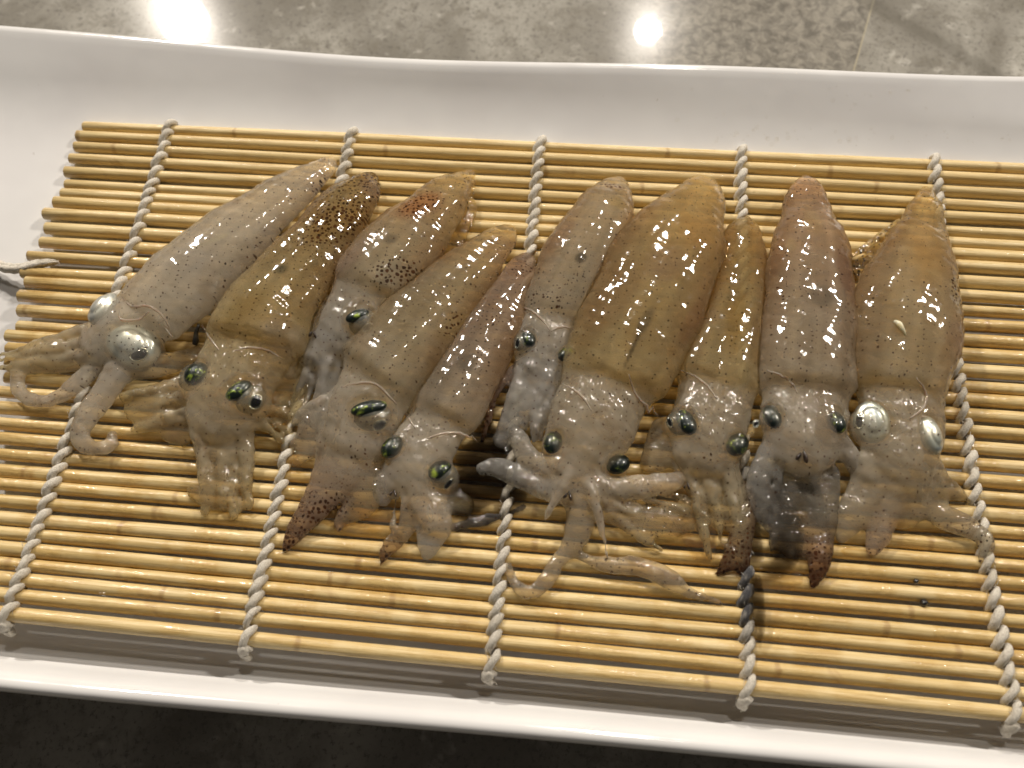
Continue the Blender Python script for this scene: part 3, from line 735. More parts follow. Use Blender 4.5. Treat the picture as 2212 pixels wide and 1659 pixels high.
# ---- pale grey squid at the left end
squid('pale grey squid at the left end with a big silver eye and curled tentacles', (480, 540), [
    ch([(714, 350, 12), (692, 370, 28), (632, 412, 46), (555, 470, 62), (478, 533, 80), (395, 610, 88), (345, 657, 84), (318, 680, 78)], k=0.56, clear=(1.01, 0.16), dots=(0.25, 0.0), col=(PALE, PALE), edge=(0.36, 0.315, 0.25), cut=True),
    ch([(330, 670, 60), (270, 705, 60), (230, 735, 50)], k=0.62, clear=(0.12, 0.2), col=(PALE, PALE), blend=3.4),
    ch([(300, 720, 30), (275, 770, 42), (250, 800, 30)], k=0.5, clear=(0.2, 0.3), col=(PALE, GREY)),
    crown((225, 740), (10, 785), 6, 34, 16, 17, 6, 3, clear=(0.3, 0.62), dots=(0, 0.3), col=(GREY, AMB)),
    ch([(225, 735, 42), (165, 750, 34), (100, 765, 22), (40, 778, 10)], k=0.25, clear=(0.45, 0.8), col=(GREY, AMB)),
    ch([(215, 770, 36), (160, 780, 26), (100, 790, 20), (60, 785, 16)], k=0.3, clear=(0.45, 0.75), col=(GREY, AMB)),
    ch([(232, 765, 26), (182, 815, 21), (130, 855, 18), (80, 866, 17), (42, 845, 16), (44, 805, 15), (88, 775, 13)], k=0.75, clear=(0.25, 0.45), col=(PALE, GREY), blend=0.9),
    ch([(262, 790, 34), (222, 855, 27), (186, 905, 25), (172, 942, 24), (195, 968, 19), (235, 962, 17), (243, 940, 12)], k=0.7, clear=(0.25, 0.5), dots=(0, 0.3), col=(PALE, GREY), blend=0.9),
    ch([(285, 795, 30), (340, 790, 26), (400, 775, 22), (430, 755, 14)], k=0.4, clear=(0.4, 0.65), col=(GREY, AMB)),
    ], spots=[dict(x=700, y=395, rx=45, ry=60, ang=45, dots=0.62, col=(0.36, 0.29, 0.24), amt=0.5), dict(x=560, y=535, rx=80, ry=30, ang=40, dots=0.42), dict(x=500, y=600, rx=70, ry=22, ang=45, dots=0.25),
              dict(x=465, y=545, rx=60, ry=10, ang=35, col=(0.60, 0.58, 0.42), amt=0.45), dict(x=430, y=580, rx=90, ry=60, ang=45, col=(0.36, 0.345, 0.33), amt=0.45)],
    eyes=[dict(globe=(224, 667, 42, 29, 60), silver=True, tilt=(-0.5, 0.3), lift=-1.0), dict(globe=(290, 747, 58, 46, -22), pupil=(300, 766, 19, 12, 18), silver=True, tilt=(0.1, -0.1), lift=0.2, label='bulging silver eye with a small dark pupil')],
    rims=[[(262, 640), (285, 662), (318, 660), (352, 684), (372, 728)], [(258, 668), (262, 690), (300, 690), (322, 672)]], tint='grey', seed=0.3)

# ---- fourth from the left, lying over its neighbours
squid('sand coloured squid fourth from the left, a single dark eye facing up', (940, 680), [
    ch([(1100, 498, 13), (1066, 530, 40), (1010, 590, 60), (940, 660, 78), (880, 730, 88), (830, 790, 92), (808, 815, 88)], k=0.58, clear=(0.95, 0.16), dots=(0.2, 0.05), col=(AMB, GREY), cut=True),
    ch([(820, 800, 70), (792, 880, 74), (775, 930, 66)], k=0.55, clear=(0.15, 0.28), col=(GREY, PALE), blend=3.4),
    ch([(740, 860, 40), (700, 900, 45), (670, 935, 28)], k=0.42, clear=(0.4, 0.65), col=(PALE, GREY)),
    ch([(780, 930, 60), (748, 1000, 58), (705, 1060, 44), (655, 1130, 26), (612, 1190, 8)], k=0.45, clear=(0.35, 0.35), dots=(0.0, 0.95), col=(GREY, BRN)),
    crown((745, 960), (690, 1110), 5, 44, 38, 18, 7, 8, clear=(0.35, 0.5), dots=(0.1, 0.7), col=(GREY, PINK)),
    crown((720, 880), (640, 960), 4, 30, 40, 15, 7, 9, clear=(0.45, 0.65), dots=(0.1, 0.2), col=(PALE, GREY)),
    ch([(770, 960, 50), (790, 1030, 45), (780, 1090, 34), (740, 1120, 20)], k=0.35, clear=(0.5, 0.8), dots=(0, 0.2), col=(GREY, AMB)),
    ch([(700, 930, 30), (660, 975, 22), (640, 1000, 12)], k=0.4, clear=(0.5, 0.8), col=(GREY, AMB)),
    ], spots=[dict(x=1080, y=530, rx=60, ry=40, ang=55, dots=0.35, col=PINK, amt=0.4), dict(x=985, y=710, rx=65, ry=32, ang=55, dots=0.75, col=AMB2, amt=0.5), dict(x=1000, y=640, rx=90, ry=26, ang=50, dots=0.45),
              dict(x=870, y=690, rx=110, ry=70, ang=45, col=(0.36, 0.29, 0.17), amt=0.5), dict(x=775, y=985, rx=50, ry=30, ang=-40, dots=0.6), dict(x=690, y=1100, rx=75, ry=45, ang=40, dots=0.85, col=BRN, amt=0.4)],
    eyes=[dict(globe=(804, 898, 44, 38, 10), cap=(797, 882, 40, 19, 14), pupil=(820, 918, 15, 9, 32))],
    rims=[[(727, 844), (763, 829), (810, 829), (843, 859), (864, 880)]], tint='sand', seed=1.1)

# ---- widest, in the middle
squid('widest amber squid, seventh from the left, with long pale arms splayed in front', (1400, 640), [
    ch([(1521, 400, 20), (1508, 432, 52), (1472, 500, 88), (1432, 570, 112), (1402, 640, 118), (1370, 710, 117), (1342, 780, 112), (1328, 830, 104)], k=0.52, clear=(1.05, 0.18), dots=(0.08, 0.0), col=(AMB, AMB), cut=True),
    ch([(1320, 820, 90), (1280, 910, 86), (1255, 970, 70), (1245, 1010, 55)], k=0.5, clear=(0.18, 0.22), col=(GREY, PALE), blend=3.4),
    ch([(1215, 1005, 34), (1175, 1010, 24), (1140, 984, 22), (1119, 942, 18), (1106, 918, 9)], k=0.8, clear=(0.25, 0.45), col=(PALE, BLUE), blend=1.0, lift=1.2),
    ch([(1215, 1050, 34), (1176, 1055, 27), (1125, 1033, 25), (1072, 1010, 21), (1042, 1013, 14)], k=0.7, clear=(0.25, 0.4), col=(BLUE, BLUE), blend=1.0, lift=0.6),
    ch([(1280, 1045, 34), (1325, 1058, 26), (1384, 1052, 25), (1450, 1043, 21), (1494, 1014, 7)], k=0.75, clear=(0.22, 0.5), col=(PALE, PALE), blend=1.0, lift=1.0),
    ch([(1240, 1000, 18, 2), (1220, 1048, 12, 2.6), (1193, 1090, 9, 2), (1176, 1124, 4, 1)], k=0.9, clear=(0.15, 0.2), col=(PALE, PALE), blend=0.7, lift=1.5),
    ch([(1256, 1015, 18, 2), (1284, 1074, 10, 2.6), (1296, 1125, 8, 1.6), (1311, 1200, 3.5, 0.6)], k=0.9, clear=(0.15, 0.2), col=(PALE, PALE), blend=0.7, lift=1.5),
    ch([(1250, 1040, 44), (1256, 1106, 31), (1248, 1150, 28), (1226, 1189, 22), (1203, 1216, 18), (1182, 1252, 17), (1146, 1280, 16), (1113, 1263, 13), (1100, 1225, 7)], k=0.6, clear=(0.35, 0.62), dots=(0, 0.15), col=(GREY, GREY), blend=1.0),
    ch([(1236, 1196, 12), (1295, 1216, 17), (1384, 1226, 19), (1444, 1250, 20), (1492, 1279, 14), (1560, 1303, 4)], k=0.6, clear=(0.45, 0.6), col=(GREY, GREY), blend=1.0),
    crown((1300, 1060), (1490, 1140), 5, 26, 60, 14, 6, 14, clear=(0.5, 0.65), col=(GREY, AMB), dots=(0, 0.4)),
    ch([(1290, 1060, 40), (1340, 1106, 34), (1390, 1124, 36), (1450, 1130, 34), (1494, 1100, 24)], k=0.32, clear=(0.55, 0.75), dots=(0, 0.35), col=(GREY, AMB)),
    ], spots=[dict(x=1500, y=520, rx=75, ry=60, ang=60, col=(0.46, 0.30, 0.10), amt=0.6, clear=0.5), dict(x=1430, y=600, rx=70, ry=55, ang=60, col=(0.33, 0.255, 0.19), amt=0.7), dict(x=1325, y=660, rx=60, ry=130, ang=-30, col=(0.32, 0.20, 0.095), amt=0.45),
              dict(x=1385, y=725, rx=50, ry=16, ang=65, col=ORG, amt=0.65), dict(x=1362, y=775, rx=70, ry=5, ang=70, col=(0.02, 0.012, 0.01), amt=0.8), dict(x=1490, y=710, rx=90, ry=22, ang=65, col=(0.30, 0.16, 0.08), amt=0.5),
              dict(x=1340, y=690, rx=50, ry=60, dots=0.22), dict(x=1350, y=870, rx=80, ry=20, ang=-10, dots=0.5), dict(x=1540, y=560, rx=20, ry=90, ang=0, col=AMB2, amt=0.5)],
    eyes=[dict(cap=(1195, 956, 28, 20, 75)), dict(cap=(1335, 1003, 28, 22, 32))], beak=(1227, 1070, 13),
    rims=[[(1213, 828), (1240, 842), (1262, 862), (1278, 888)], [(1358, 808), (1372, 850), (1400, 880), (1424, 900)]], tint='amber', seed=2.2)

# ---- ninth: brownish, crown of arms folded back round the beak
squid('brownish grey squid, second from the right, its arms curled in an arch around the beak', (1745, 660), [
    ch([(1739, 396, 20), (1742, 425, 40), (1747, 475, 52), (1748, 530, 76), (1750, 590, 87), (1750, 660, 91), (1746, 740, 97), (1743, 815, 98), (1742, 840, 92)], k=0.56, clear=(1.01, 0.16), dots=(0.12, 0.0), col=(PINK, GREY), cut=True),
    ch([(1742, 820, 76), (1736, 900, 82), (1735, 950, 72)], k=0.52, clear=(0.15, 0.2), col=(GREY, PALE), blend=3.4),
    ch([(1740, 945, 26, 2), (1692, 950, 28, 2), (1658, 985, 27, 1.4), (1642, 1040, 26, 0.8), (1645, 1100, 22), (1660, 1140, 10)], k=0.8, clear=(0.2, 0.55), col=(BLUE, BLUE), blend=1.1),
    ch([(1735, 945, 26, 2), (1795, 948, 28, 2), (1836, 982, 25, 1.6), (1848, 1022, 13, 1.2)], k=0.85, clear=(0.2, 0.25), col=(BLUE, PALE), blend=1.1),
    ch([(1735, 985, 58), (1735, 1040, 62), (1730, 1100, 60), (1725, 1160, 44)], k=0.18, clear=(0.6, 0.9), col=((0.26, 0.24, 0.2), (0.26, 0.22, 0.14))),
    crown((1735, 1010), (1725, 1190), 4, 60, 64, 14, 7, 18, clear=(1.0, 1.6), col=((0.22, 0.21, 0.19), (0.2, 0.17, 0.12)), dots=(0, 0.4)),
    ch([(1770, 1050, 40), (1770, 1110, 34), (1760, 1160, 24)], k=0.4, clear=(0.4, 0.6), col=(GREY, GREY)),
    ch([(1690, 1060, 30), (1685, 1120, 25), (1690, 1180, 14)], k=0.4, clear=(0.55, 0.8), col=(BLUE, GREY)),
    ch([(1765, 1150, 18), (1772, 1195, 25), (1765, 1240, 18), (1752, 1277, 6)], k=0.55, clear=(0.3, 0.15), dots=(0.7, 1.0), col=(BRN, (0.16, 0.075, 0.035))),
    ], spots=[dict(x=1748, y=412, rx=40, ry=26, dots=0.6), dict(x=1748, y=490, rx=26, ry=50, col=(0.50, 0.40, 0.22), amt=0.6, clear=0.45), dict(x=1815, y=600, rx=28, ry=90, ang=8, col=(0.20, 0.11, 0.08), amt=0.75), dict(x=1672, y=570, rx=16, ry=70, ang=-10, col=(0.26, 0.15, 0.09), amt=0.6),
              dict(x=1760, y=662, rx=34, ry=38, col=ORG, amt=0.5), dict(x=1700, y=545, rx=14, ry=26, col=(0.52, 0.44, 0.28), amt=0.7), dict(x=1700, y=700, rx=22, ry=110, ang=-5, col=(0.48, 0.41, 0.29), amt=0.55), dict(x=1680, y=645, rx=26, ry=40, dots=0.6), dict(x=1825, y=690, rx=22, ry=45, dots=0.55)],
    eyes=[dict(cap=(1668, 900, 30, 19, -75)), dict(cap=(1806, 912, 28, 20, -72)), dict(globe=(1633, 915, 13, 10, 70), pupil=(1633, 915, 9, 5, 70))], beak=(1733, 985, 18),
    rims=[[(1658, 800), (1690, 812), (1712, 830), (1722, 850)]], tint='sand', seed=3.3)

# ---- rightmost
squid('golden squid at the right end with spotted side fins and silvery eyes', (1955, 690), [
    ch([(2004, 415, 11), (1999, 460, 36), (1989, 510, 54), (1978, 560, 74), (1966, 620, 97), (1957, 690, 110), (1950, 760, 106), (1942, 825, 94), (1940, 845, 90)], k=0.53, clear=(1.05, 0.20), dots=(0.1, 0.0), col=(AMB, GREY), cut=True),
    ch([(1942, 820, 76), (1945, 900, 80), (1945, 960, 76), (1948, 1010, 60)], k=0.5, clear=(0.18, 0.25), col=(GREY, GREY), blend=3.4),
    ch([(1975, 1000, 60), (2010, 1038, 42), (2055, 1056, 26), (2092, 1078, 8)], k=0.4, clear=(0.4, 0.65), col=(GREY, AMB)),
    ch([(1960, 1030, 48), (1997, 1088, 30), (2042, 1118, 26), (2087, 1138, 23), (2124, 1162, 20), (2130, 1190, 14), (2116, 1214, 6)], k=0.5, clear=(0.5, 0.5), dots=(0.0, 0.75), col=(GREY, GREY)),
    ch([(1915, 1000, 55), (1880, 1050, 42), (1850, 1106, 36), (1820, 1158, 16)], k=0.5, clear=(0.3, 0.55), dots=(0.2, 0.0), col=(GREY, GREY)),
    ch([(1935, 1030, 50), (1915, 1090, 38), (1902, 1144, 31), (1885, 1186, 15)], k=0.5, clear=(0.35, 0.5), dots=(0.0, 0.5), col=(GREY, PINK)),
    crown((1905, 1010), (1855, 1165), 5, 46, 44, 19, 8, 20, clear=(0.35, 0.55), col=(GREY, GREY), dots=(0.05, 0.4)),
    crown((1980, 1020), (2060, 1110), 4, 34, 40, 16, 6, 21, clear=(0.45, 0.65), col=(GREY, AMB)),
    ch([(1960, 1050, 40), (1965, 1100, 34), (1945, 1130, 20)], k=0.35, clear=(0.6, 0.8), col=(GREY, AMB)),
    ], spots=[dict(x=1990, y=560, rx=55, ry=130, ang=-8, col=(0.48, 0.33, 0.12), amt=0.6, clear=0.45), dict(x=2050, y=650, rx=22, ry=70, ang=-5, dots=0.9, col=AMB, amt=0.4), dict(x=2003, y=430, rx=20, ry=24, dots=0.5),
              dict(x=2050, y=745, rx=40, ry=50, ang=0, col=PINK, amt=0.6), dict(x=1930, y=965, rx=60, ry=20, dots=0.4), dict(x=1872, y=825, rx=26, ry=22, col=AMB2, amt=0.6), dict(x=1905, y=720, rx=50, ry=60, col=(0.36, 0.29, 0.2), amt=0.4)],
    eyes=[dict(globe=(1882, 912, 47, 38, -78), pupil=(1857, 908, 18, 8, 80), silver=True, tilt=(-0.25, -0.1), label='large silver eye with a dark slit pupil'), dict(globe=(2010, 940, 44, 26, -75), silver=True, tilt=(0.5, 0.1), lift=-0.8)],
    rims=[[(1980, 815), (2000, 850), (1995, 880), (1965, 905)]],
    fins=[dict(chains=[ch([(1942, 478, 8, 2), (1900, 510, 10, 1.5), (1862, 540, 8, 1.5), (1840, 556, 4, 1.6)], k=0.25, clear=(0.65, 0.6), dots=(0.5, 0.8), col=(AMB, AMB2), blend=3), ch([(1930, 530, 30, 1), (1880, 570, 30, 0.5), (1850, 590, 18, 0.3)], k=0.07, clear=(0.8, 0.75), dots=(0.0, 1.0), col=(AMB, AMB), blend=3),
                       ch([(1900, 600, 26, 0.5), (1860, 620, 20, 0.2)], k=0.07, clear=(0.8, 0.8), dots=(0.3, 0.7), col=(AMB, AMB), blend=3)])], tint='amber', seed=4.4)

# ---- sixth
squid('sand coloured squid, sixth from the left, with one dark spot on its flank', (1270, 540), [
    ch([(1336, 396, 18), (1319, 425, 44), (1296, 480, 68), (1266, 540, 80), (1236, 600, 78), (1208, 655, 70), (1196, 682, 66)], k=0.58, clear=(1.01, 0.18), dots=(0.2, 0.15), col=(GREY, GREY), cut=True),
    ch([(1200, 670, 54), (1180, 740, 58), (1168, 790, 50)], k=0.55, clear=(0.15, 0.2), col=(GREY, BLUE), blend=3.4),
    ch([(1165, 790, 48), (1142, 850, 46), (1115, 905, 34), (1085, 950, 22)], k=0.55, clear=(0.2, 0.4), col=(BLUE, BLUE)),
    crown((1165, 800), (1120, 935), 5, 38, 44, 16, 8, 12, clear=(0.25, 0.45), col=(BLUE, BLUE), lift=1.5),
    ch([(1190, 800, 36), (1200, 860, 34), (1180, 900, 20)], k=0.45, clear=(0.25, 0.4), col=(BLUE, GREY)),
    ch([(1110, 800, 14, 1.5), (1068, 850, 12, 1.5), (1052, 910, 11, 1), (1042, 950, 6)], k=0.7, clear=(0.2, 0.2), dots=(0.6, 1.0), col=(BRN, (0.18, 0.09, 0.04)), blend=0.8),
    ], spots=[dict(x=1326, y=404, rx=36, ry=15, ang=-10, dots=0.85, col=PINK, amt=0.4), dict(x=1253, y=578, rx=17, ry=15, ang=40, col=(0.03, 0.04, 0.045), amt=0.95, soft=0.5), dict(x=1180, y=660, rx=70, ry=45, dots=0.62), dict(x=1335, y=450, rx=30, ry=24, col=(0.52, 0.42, 0.16), amt=0.5),
              dict(x=1205, y=530, rx=22, ry=70, ang=-38, col=(0.30, 0.19, 0.12), amt=0.55), dict(x=1240, y=620, rx=46, ry=30, dots=0.5)],
    eyes=[dict(globe=(1129, 737, 30, 20, 75), cap=(1141, 733, 22, 16, -70), pupil=(1118, 741, 12, 4.5, 78)), dict(cap=(1224, 765, 22, 16, 40))],
    rims=[[(1130, 664), (1150, 672), (1172, 692), (1188, 714)], [(1190, 716), (1212, 706), (1240, 710)]], tint='sand', seed=5.1, carve=[2, 1])

# ---- second
squid('yellowish squid second from the left, its tip densely speckled dark brown', (640, 590), [
    ch([(797, 390, 20), (768, 425, 48), (735, 465, 62), (690, 530, 72), (628, 600, 82), (575, 675, 97), (548, 735, 102)], k=0.56, clear=(0.72, 0.18), dots=(0.9, 0.05), col=(AMB2, AMB), cut=True),
    ch([(560, 720, 86), (505, 820, 86), (485, 880, 76)], k=0.48, clear=(0.15, 0.25), col=(AMB, GREY), blend=3.4),
    ch([(485, 880, 70), (482, 950, 66), (490, 1010, 56), (495, 1050, 34)], k=0.20, clear=(0.35, 0.7), dots=(0.05, 0.2), col=(GREY, AMB)),
    crown((482, 900), (492, 1092), 6, 50, 54, 21, 10, 5, clear=(0.3, 0.55), dots=(0.05, 0.3), col=(GREY, AMB)),
    crown((440, 860), (290, 890), 5, 34, 42, 17, 9, 6, clear=(0.45, 0.65), dots=(0.1, 0.3), col=(GREY, AMB)),
    crown((560, 880), (650, 930), 4, 26, 40, 14, 6, 61, clear=(0.5, 0.7), dots=(0.1, 0.3), col=(AMB, AMB)),
    ch([(430, 850, 50), (360, 865, 50), (305, 880, 36)], k=0.2, clear=(0.45, 0.65), dots=(0.1, 0.2), col=(GREY, AMB)),
    ch([(420, 900, 36), (370, 925, 26), (400, 950, 16)], k=0.3, clear=(0.5, 0.75), col=(GREY, AMB)),
    ch([(560, 880, 36), (610, 880, 30), (640, 900, 24)], k=0.3, clear=(0.55, 0.78), dots=(0, 0.2), col=(AMB, AMB)),
    ch([(590, 790, 40), (630, 830, 40), (640, 880, 30)], k=0.32, clear=(0.45, 0.7), dots=(0.1, 0.3), col=(AMB, AMB)),
    ch([(420, 1060, 18), (470, 1085, 16), (520, 1085, 14)], k=0.3, clear=(0.6, 0.75), dots=(.3, .3), col=(AMB, AMB)),
    ], spots=[dict(x=800, y=400, rx=30, ry=40, ang=30, col=PINK, amt=0.6), dict(x=730, y=490, rx=110, ry=58, ang=50, dots=1.0, col=(0.27, 0.165, 0.045), amt=0.8), dict(x=620, y=603, rx=20, ry=16, col=(0.05, 0.07, 0.05), amt=0.75), dict(x=545, y=690, rx=90, ry=36, ang=50, col=(0.36, 0.27, 0.10), amt=0.6),
              dict(x=620, y=740, rx=60, ry=50, col=(0.38, 0.34, 0.29), amt=0.6), dict(x=460, y=795, rx=30, ry=14, dots=0.5)],
    eyes=[dict(globe=(418, 815, 38, 34, 60), cap=(425, 808, 30, 26, 60), label='dark green eye under clear skin'), dict(globe=(542, 862, 40, 34, 60), cap=(516, 844, 32, 20, 42), pupil=(552, 868, 16, 12, 62))],
    rims=[[(438, 702), (452, 728), (473, 756)], [(500, 760), (536, 751), (575, 756), (610, 775)]], tint='amber', seed=6.2, carve=[0, 1])

# ---- third
squid('squid with a green glinting eye, third from the left, one flank blotched orange brown', (880, 520), [
    ch([(1013, 378, 15), (968, 418, 44), (926, 470, 64), (880, 520, 79), (832, 575, 88), (802, 615, 82), (794, 628, 78)], k=0.56, clear=(0.98, 0.18), dots=(0.3, 0.1), col=(AMB, GREY), cut=True),
    ch([(800, 615, 66), (762, 680, 62), (735, 720, 52)], k=0.55, clear=(0.15, 0.18), col=(GREY, BLUE), blend=3.4),
    ch([(735, 715, 50), (700, 765, 40), (672, 780, 22)], k=0.6, clear=(0.12, 0.2), col=(BLUE, BLUE)),
    ch([(715, 760, 34), (708, 830, 30), (700, 880, 26), (680, 910, 14)], k=0.55, clear=(0.2, 0.4), col=(BLUE, BLUE)),
    ch([(705, 705, 14, 2), (675, 690, 12, 2), (640, 668, 8, 1.5)], k=0.8, clear=(0.25, 0.3), col=(PALE, PALE), blend=0.8),
    ch([(735, 600, 16, 3), (708, 610, 15, 3), (695, 640, 14, 2.5), (690, 680, 12, 2)], k=0.8, clear=(0.3, 0.35), col=(PALE, PALE), blend=0.9),
    crown((700, 780), (660, 900), 4, 30, 34, 14, 7, 23, clear=(0.3, 0.5), col=(BLUE, GREY)),
    ch([(680, 780, 34), (640, 800, 26), (620, 790, 14)], k=0.3, clear=(0.5, 0.7), dots=(0.2, 0.6), col=(AMB, AMB2)),
    ], spots=[dict(x=1010, y=385, rx=40, ry=30, ang=30, dots=0.6), dict(x=910, y=455, rx=75, ry=42, ang=40, col=(0.34, 0.14, 0.04), amt=0.85, dots=0.85), dict(x=985, y=480, rx=26, ry=80, ang=-25, col=(0.48, 0.40, 0.20), amt=0.5, clear=0.5), dict(x=850, y=540, rx=20, ry=17, col=ORG, amt=0.6), dict(x=862, y=605, rx=80, ry=42, ang=20, dots=0.95),
              dict(x=760, y=570, rx=36, ry=70, ang=-40, col=PINK, amt=0.6)],
    eyes=[dict(globe=(785, 698, 40, 35, -60), cap=(772, 682, 27, 15, 28), pupil=(796, 710, 13, 9, 40), lift=0.3)], beak=(676, 721, 12), fins=[dict(chains=[ch([(1020, 395, 9, 1.5), (1008, 450, 24, 1), (985, 510, 26, 0.6), (958, 556, 14, 0.4)], k=0.10, clear=(0.75, 0.8), dots=(0.4, 0.0), col=(AMB, AMB), blend=2)])], tint='sand', seed=7.7, carve=[1, 6])

# ---- fifth
squid('small pinkish squid squeezed in fifth from the left, dark ink beside its head', (1080, 680), [
    ch([(1143, 553, 12), (1124, 588, 34), (1088, 660, 56), (1045, 740, 66), (1000, 815, 72), (965, 880, 74), (955, 900, 70)], k=0.56, clear=(0.81, 0.18), dots=(0.35, 0.1), col=(PINK, GREY), cut=True),
    ch([(965, 880, 58), (915, 970, 64), (895, 1020, 52)], k=0.5, clear=(0.15, 0.2), col=(GREY, PALE), blend=3.4),
    ch([(895, 1010, 48), (912, 1070, 36), (942, 1125, 33), (955, 1150, 18)], k=0.65, clear=(0.2, 0.35), col=(PALE, PALE), blend=1.1),
    ch([(885, 1010, 44), (840, 1040, 36), (830, 1075, 24)], k=0.5, clear=(0.25, 0.5), col=(PALE, BLUE)),
    ch([(875, 886, 13, 2), (905, 858, 14, 2.4), (935, 830, 9, 2.2)], k=0.6, clear=(0.2, 0.25), col=(PALE, PALE), blend=0.6),
    ch([(940, 935, 20, 2), (985, 900, 30, 2), (1020, 860, 16, 2)], k=0.35, clear=(0.3, 0.35), col=(PALE, PALE), blend=0.6),
    ch([(900, 1080, 26), (880, 1140, 20), (850, 1175, 15), (830, 1200, 11), (823, 1222, 5)], k=0.5, clear=(0.6, 0.25), dots=(0.0, 1.0), col=(AMB, BRN), blend=1.2),
    crown((900, 1030), (905, 1165), 5, 44, 60, 16, 6, 10, clear=(0.3, 0.6), col=(PALE, GREY), dots=(0, 0.3)),
    ch([(945, 1110, 26), (930, 1170, 28), (925, 1195, 18)], k=0.35, clear=(0.55, 0.6), col=(BLUE, BLUE)),
    ch([(940, 1050, 24), (990, 1085, 24), (1010, 1095, 12)], k=0.3, clear=(0.5, 0.6), dots=(0.3, 0.6), col=(AMB, AMB2)),
    ch([(980, 1140, 10), (1060, 1120, 14), (1130, 1095, 10)], k=0.35, clear=(0.5, 0.45), col=((0.1, 0.1, 0.1), (0.14, 0.13, 0.12)), blend=1.0),
    ], spots=[dict(x=1130, y=575, rx=50, ry=40, dots=0.62, col=PINK, amt=0.5), dict(x=1060, y=690, rx=80, ry=36, ang=60, dots=0.55), dict(x=1010, y=790, rx=32, ry=26, ang=60, col=ORG, amt=0.55), dict(x=1040, y=740, rx=60, ry=30, ang=60, dots=0.35), dict(x=940, y=820, rx=60, ry=40, ang=50, col=(0.28, 0.25, 0.19), amt=0.5)],
    eyes=[dict(cap=(847, 966, 29, 21, 55)), dict(globe=(960, 1028, 34, 30, 40), cap=(950, 1016, 28, 22, 38), pupil=(969, 1045, 14, 5, 52))], beak=(850, 1065, 11),
    rims=[[(866, 884), (880, 900), (897, 925)], [(923, 948), (950, 938), (980, 935), (1010, 940), (1031, 953)]], tint='sand', seed=8.3, carve=[1, 5, 2])

# ---- eighth
squid('narrow yellow amber squid wedged eighth from the left between two wider ones', (1590, 660), [
    ch([(1608, 480, 17), (1606, 520, 42), (1600, 590, 55), (1588, 660, 65), (1570, 730, 76), (1553, 800, 82), (1546, 830, 78)], k=0.54, clear=(0.88, 0.20), dots=(0.12, 0.0), col=(AMB2, AMB), cut=True),
    ch([(1550, 810, 66), (1535, 900, 76), (1525, 960, 66)], k=0.5, clear=(0.16, 0.25), col=(GREY, GREY), blend=3.4),
    crown((1525, 970), (1570, 1190), 6, 50, 46, 19, 8, 16, clear=(0.35, 0.6), col=(GREY, AMB), dots=(0.05, 0.5)),
    ch([(1525, 950, 60), (1530, 1030, 52), (1555, 1090, 44), (1580, 1130, 26)], k=0.2, clear=(0.3, 0.65), col=(GREY, AMB)),
    ch([(1440, 930, 34), (1420, 985, 34), (1400, 1010, 18)], k=0.4, clear=(0.35, 0.5), dots=(0.2, 0.1), col=(GREY, AMB)),
    ch([(1470, 990, 26), (1490, 1030, 26), (1500, 1060, 14)], k=0.4, clear=(0.4, 0.5), col=(GREY, GREY)),
    ch([(1612, 1060, 18), (1610, 1130, 24), (1595, 1180, 28), (1575, 1215, 20), (1552, 1236, 6)], k=0.5, clear=(0.3, 0.12), dots=(0.6, 1.0), col=(BRN, (0.13, 0.055, 0.025))),
    ch([(1600, 1180, 18), (1608, 1215, 14), (1600, 1236, 6)], k=0.5, clear=(0.2, 0.15), dots=(1.0, 1.0), col=((0.13, 0.055, 0.025), (0.13, 0.055, 0.025))),
    ], spots=[dict(x=1605, y=560, rx=30, ry=80, ang=-5, col=(0.42, 0.33, 0.15), amt=0.5), dict(x=1575, y=715, rx=16, ry=26, col=ORG, amt=0.6), dict(x=1525, y=690, rx=40, ry=30, dots=0.55, col=PINK, amt=0.3), dict(x=1585, y=700, rx=30, ry=110, ang=-8, col=(0.42, 0.27, 0.05), amt=0.5), dict(x=1500, y=740, rx=28, ry=60, col=(0.40, 0.32, 0.2), amt=0.5), dict(x=1525, y=985, rx=26, ry=22, dots=0.6)],
    eyes=[dict(globe=(1466, 914, 32, 28, -60), cap=(1483, 912, 33, 20, -68), pupil=(1447, 912, 11, 5.5, -70)), dict(cap=(1592, 960, 30, 23, 55))], beak=(1484, 1050, 9),
    rims=[[(1470, 800), (1500, 812), (1530, 836), (1548, 862)]], tint='amber', seed=9.6, carve=[2, 3])

# ================================================================== liquid on the mat
def liquid(name, chains, mat, label, base):
    org = at(*base, TOP); t = Tissue(chains, 1.7, wob=0.35, h=0.5)
    o = t.build(name, None, mat, org); o.location = tuple(org * MM); tag(o, label, 'liquid'); return o
liquid('ink_puddle', [ch([(1040, 890, 14), (1052, 940, 28), (1045, 990, 40), (1015, 1040, 42), (1000, 1090, 34)], k=0.22), ch([(1000, 985, 22), (1050, 965, 30), (1085, 985, 34), (1075, 1040, 30), (1030, 1075, 28), (985, 1085, 18)], k=0.26), ch([(1085, 1000, 24), (1120, 1060, 26), (1090, 1095, 20)], k=0.26), ch([(960, 1130, 10), (1040, 1125, 18), (1110, 1100, 16)], k=0.12)],
       M_ink, 'black ink pooled between the squid heads over the third string', (1060, 1030))
liquid('ink_puddle', [ch([(1660, 1040, 30), (1680, 1090, 36), (1700, 1150, 40), (1690, 1210, 30), (1640, 1250, 18)], k=0.20, lift=0.5), ch([(1630, 1060, 24), (1620, 1130, 26), (1630, 1200, 20)], k=0.26), ch([(1740, 1040, 26), (1770, 1120, 26)], k=0.22)],
       M_ink, 'grey ink pooled below the arched arms of the second squid from the right', (1680, 1130))
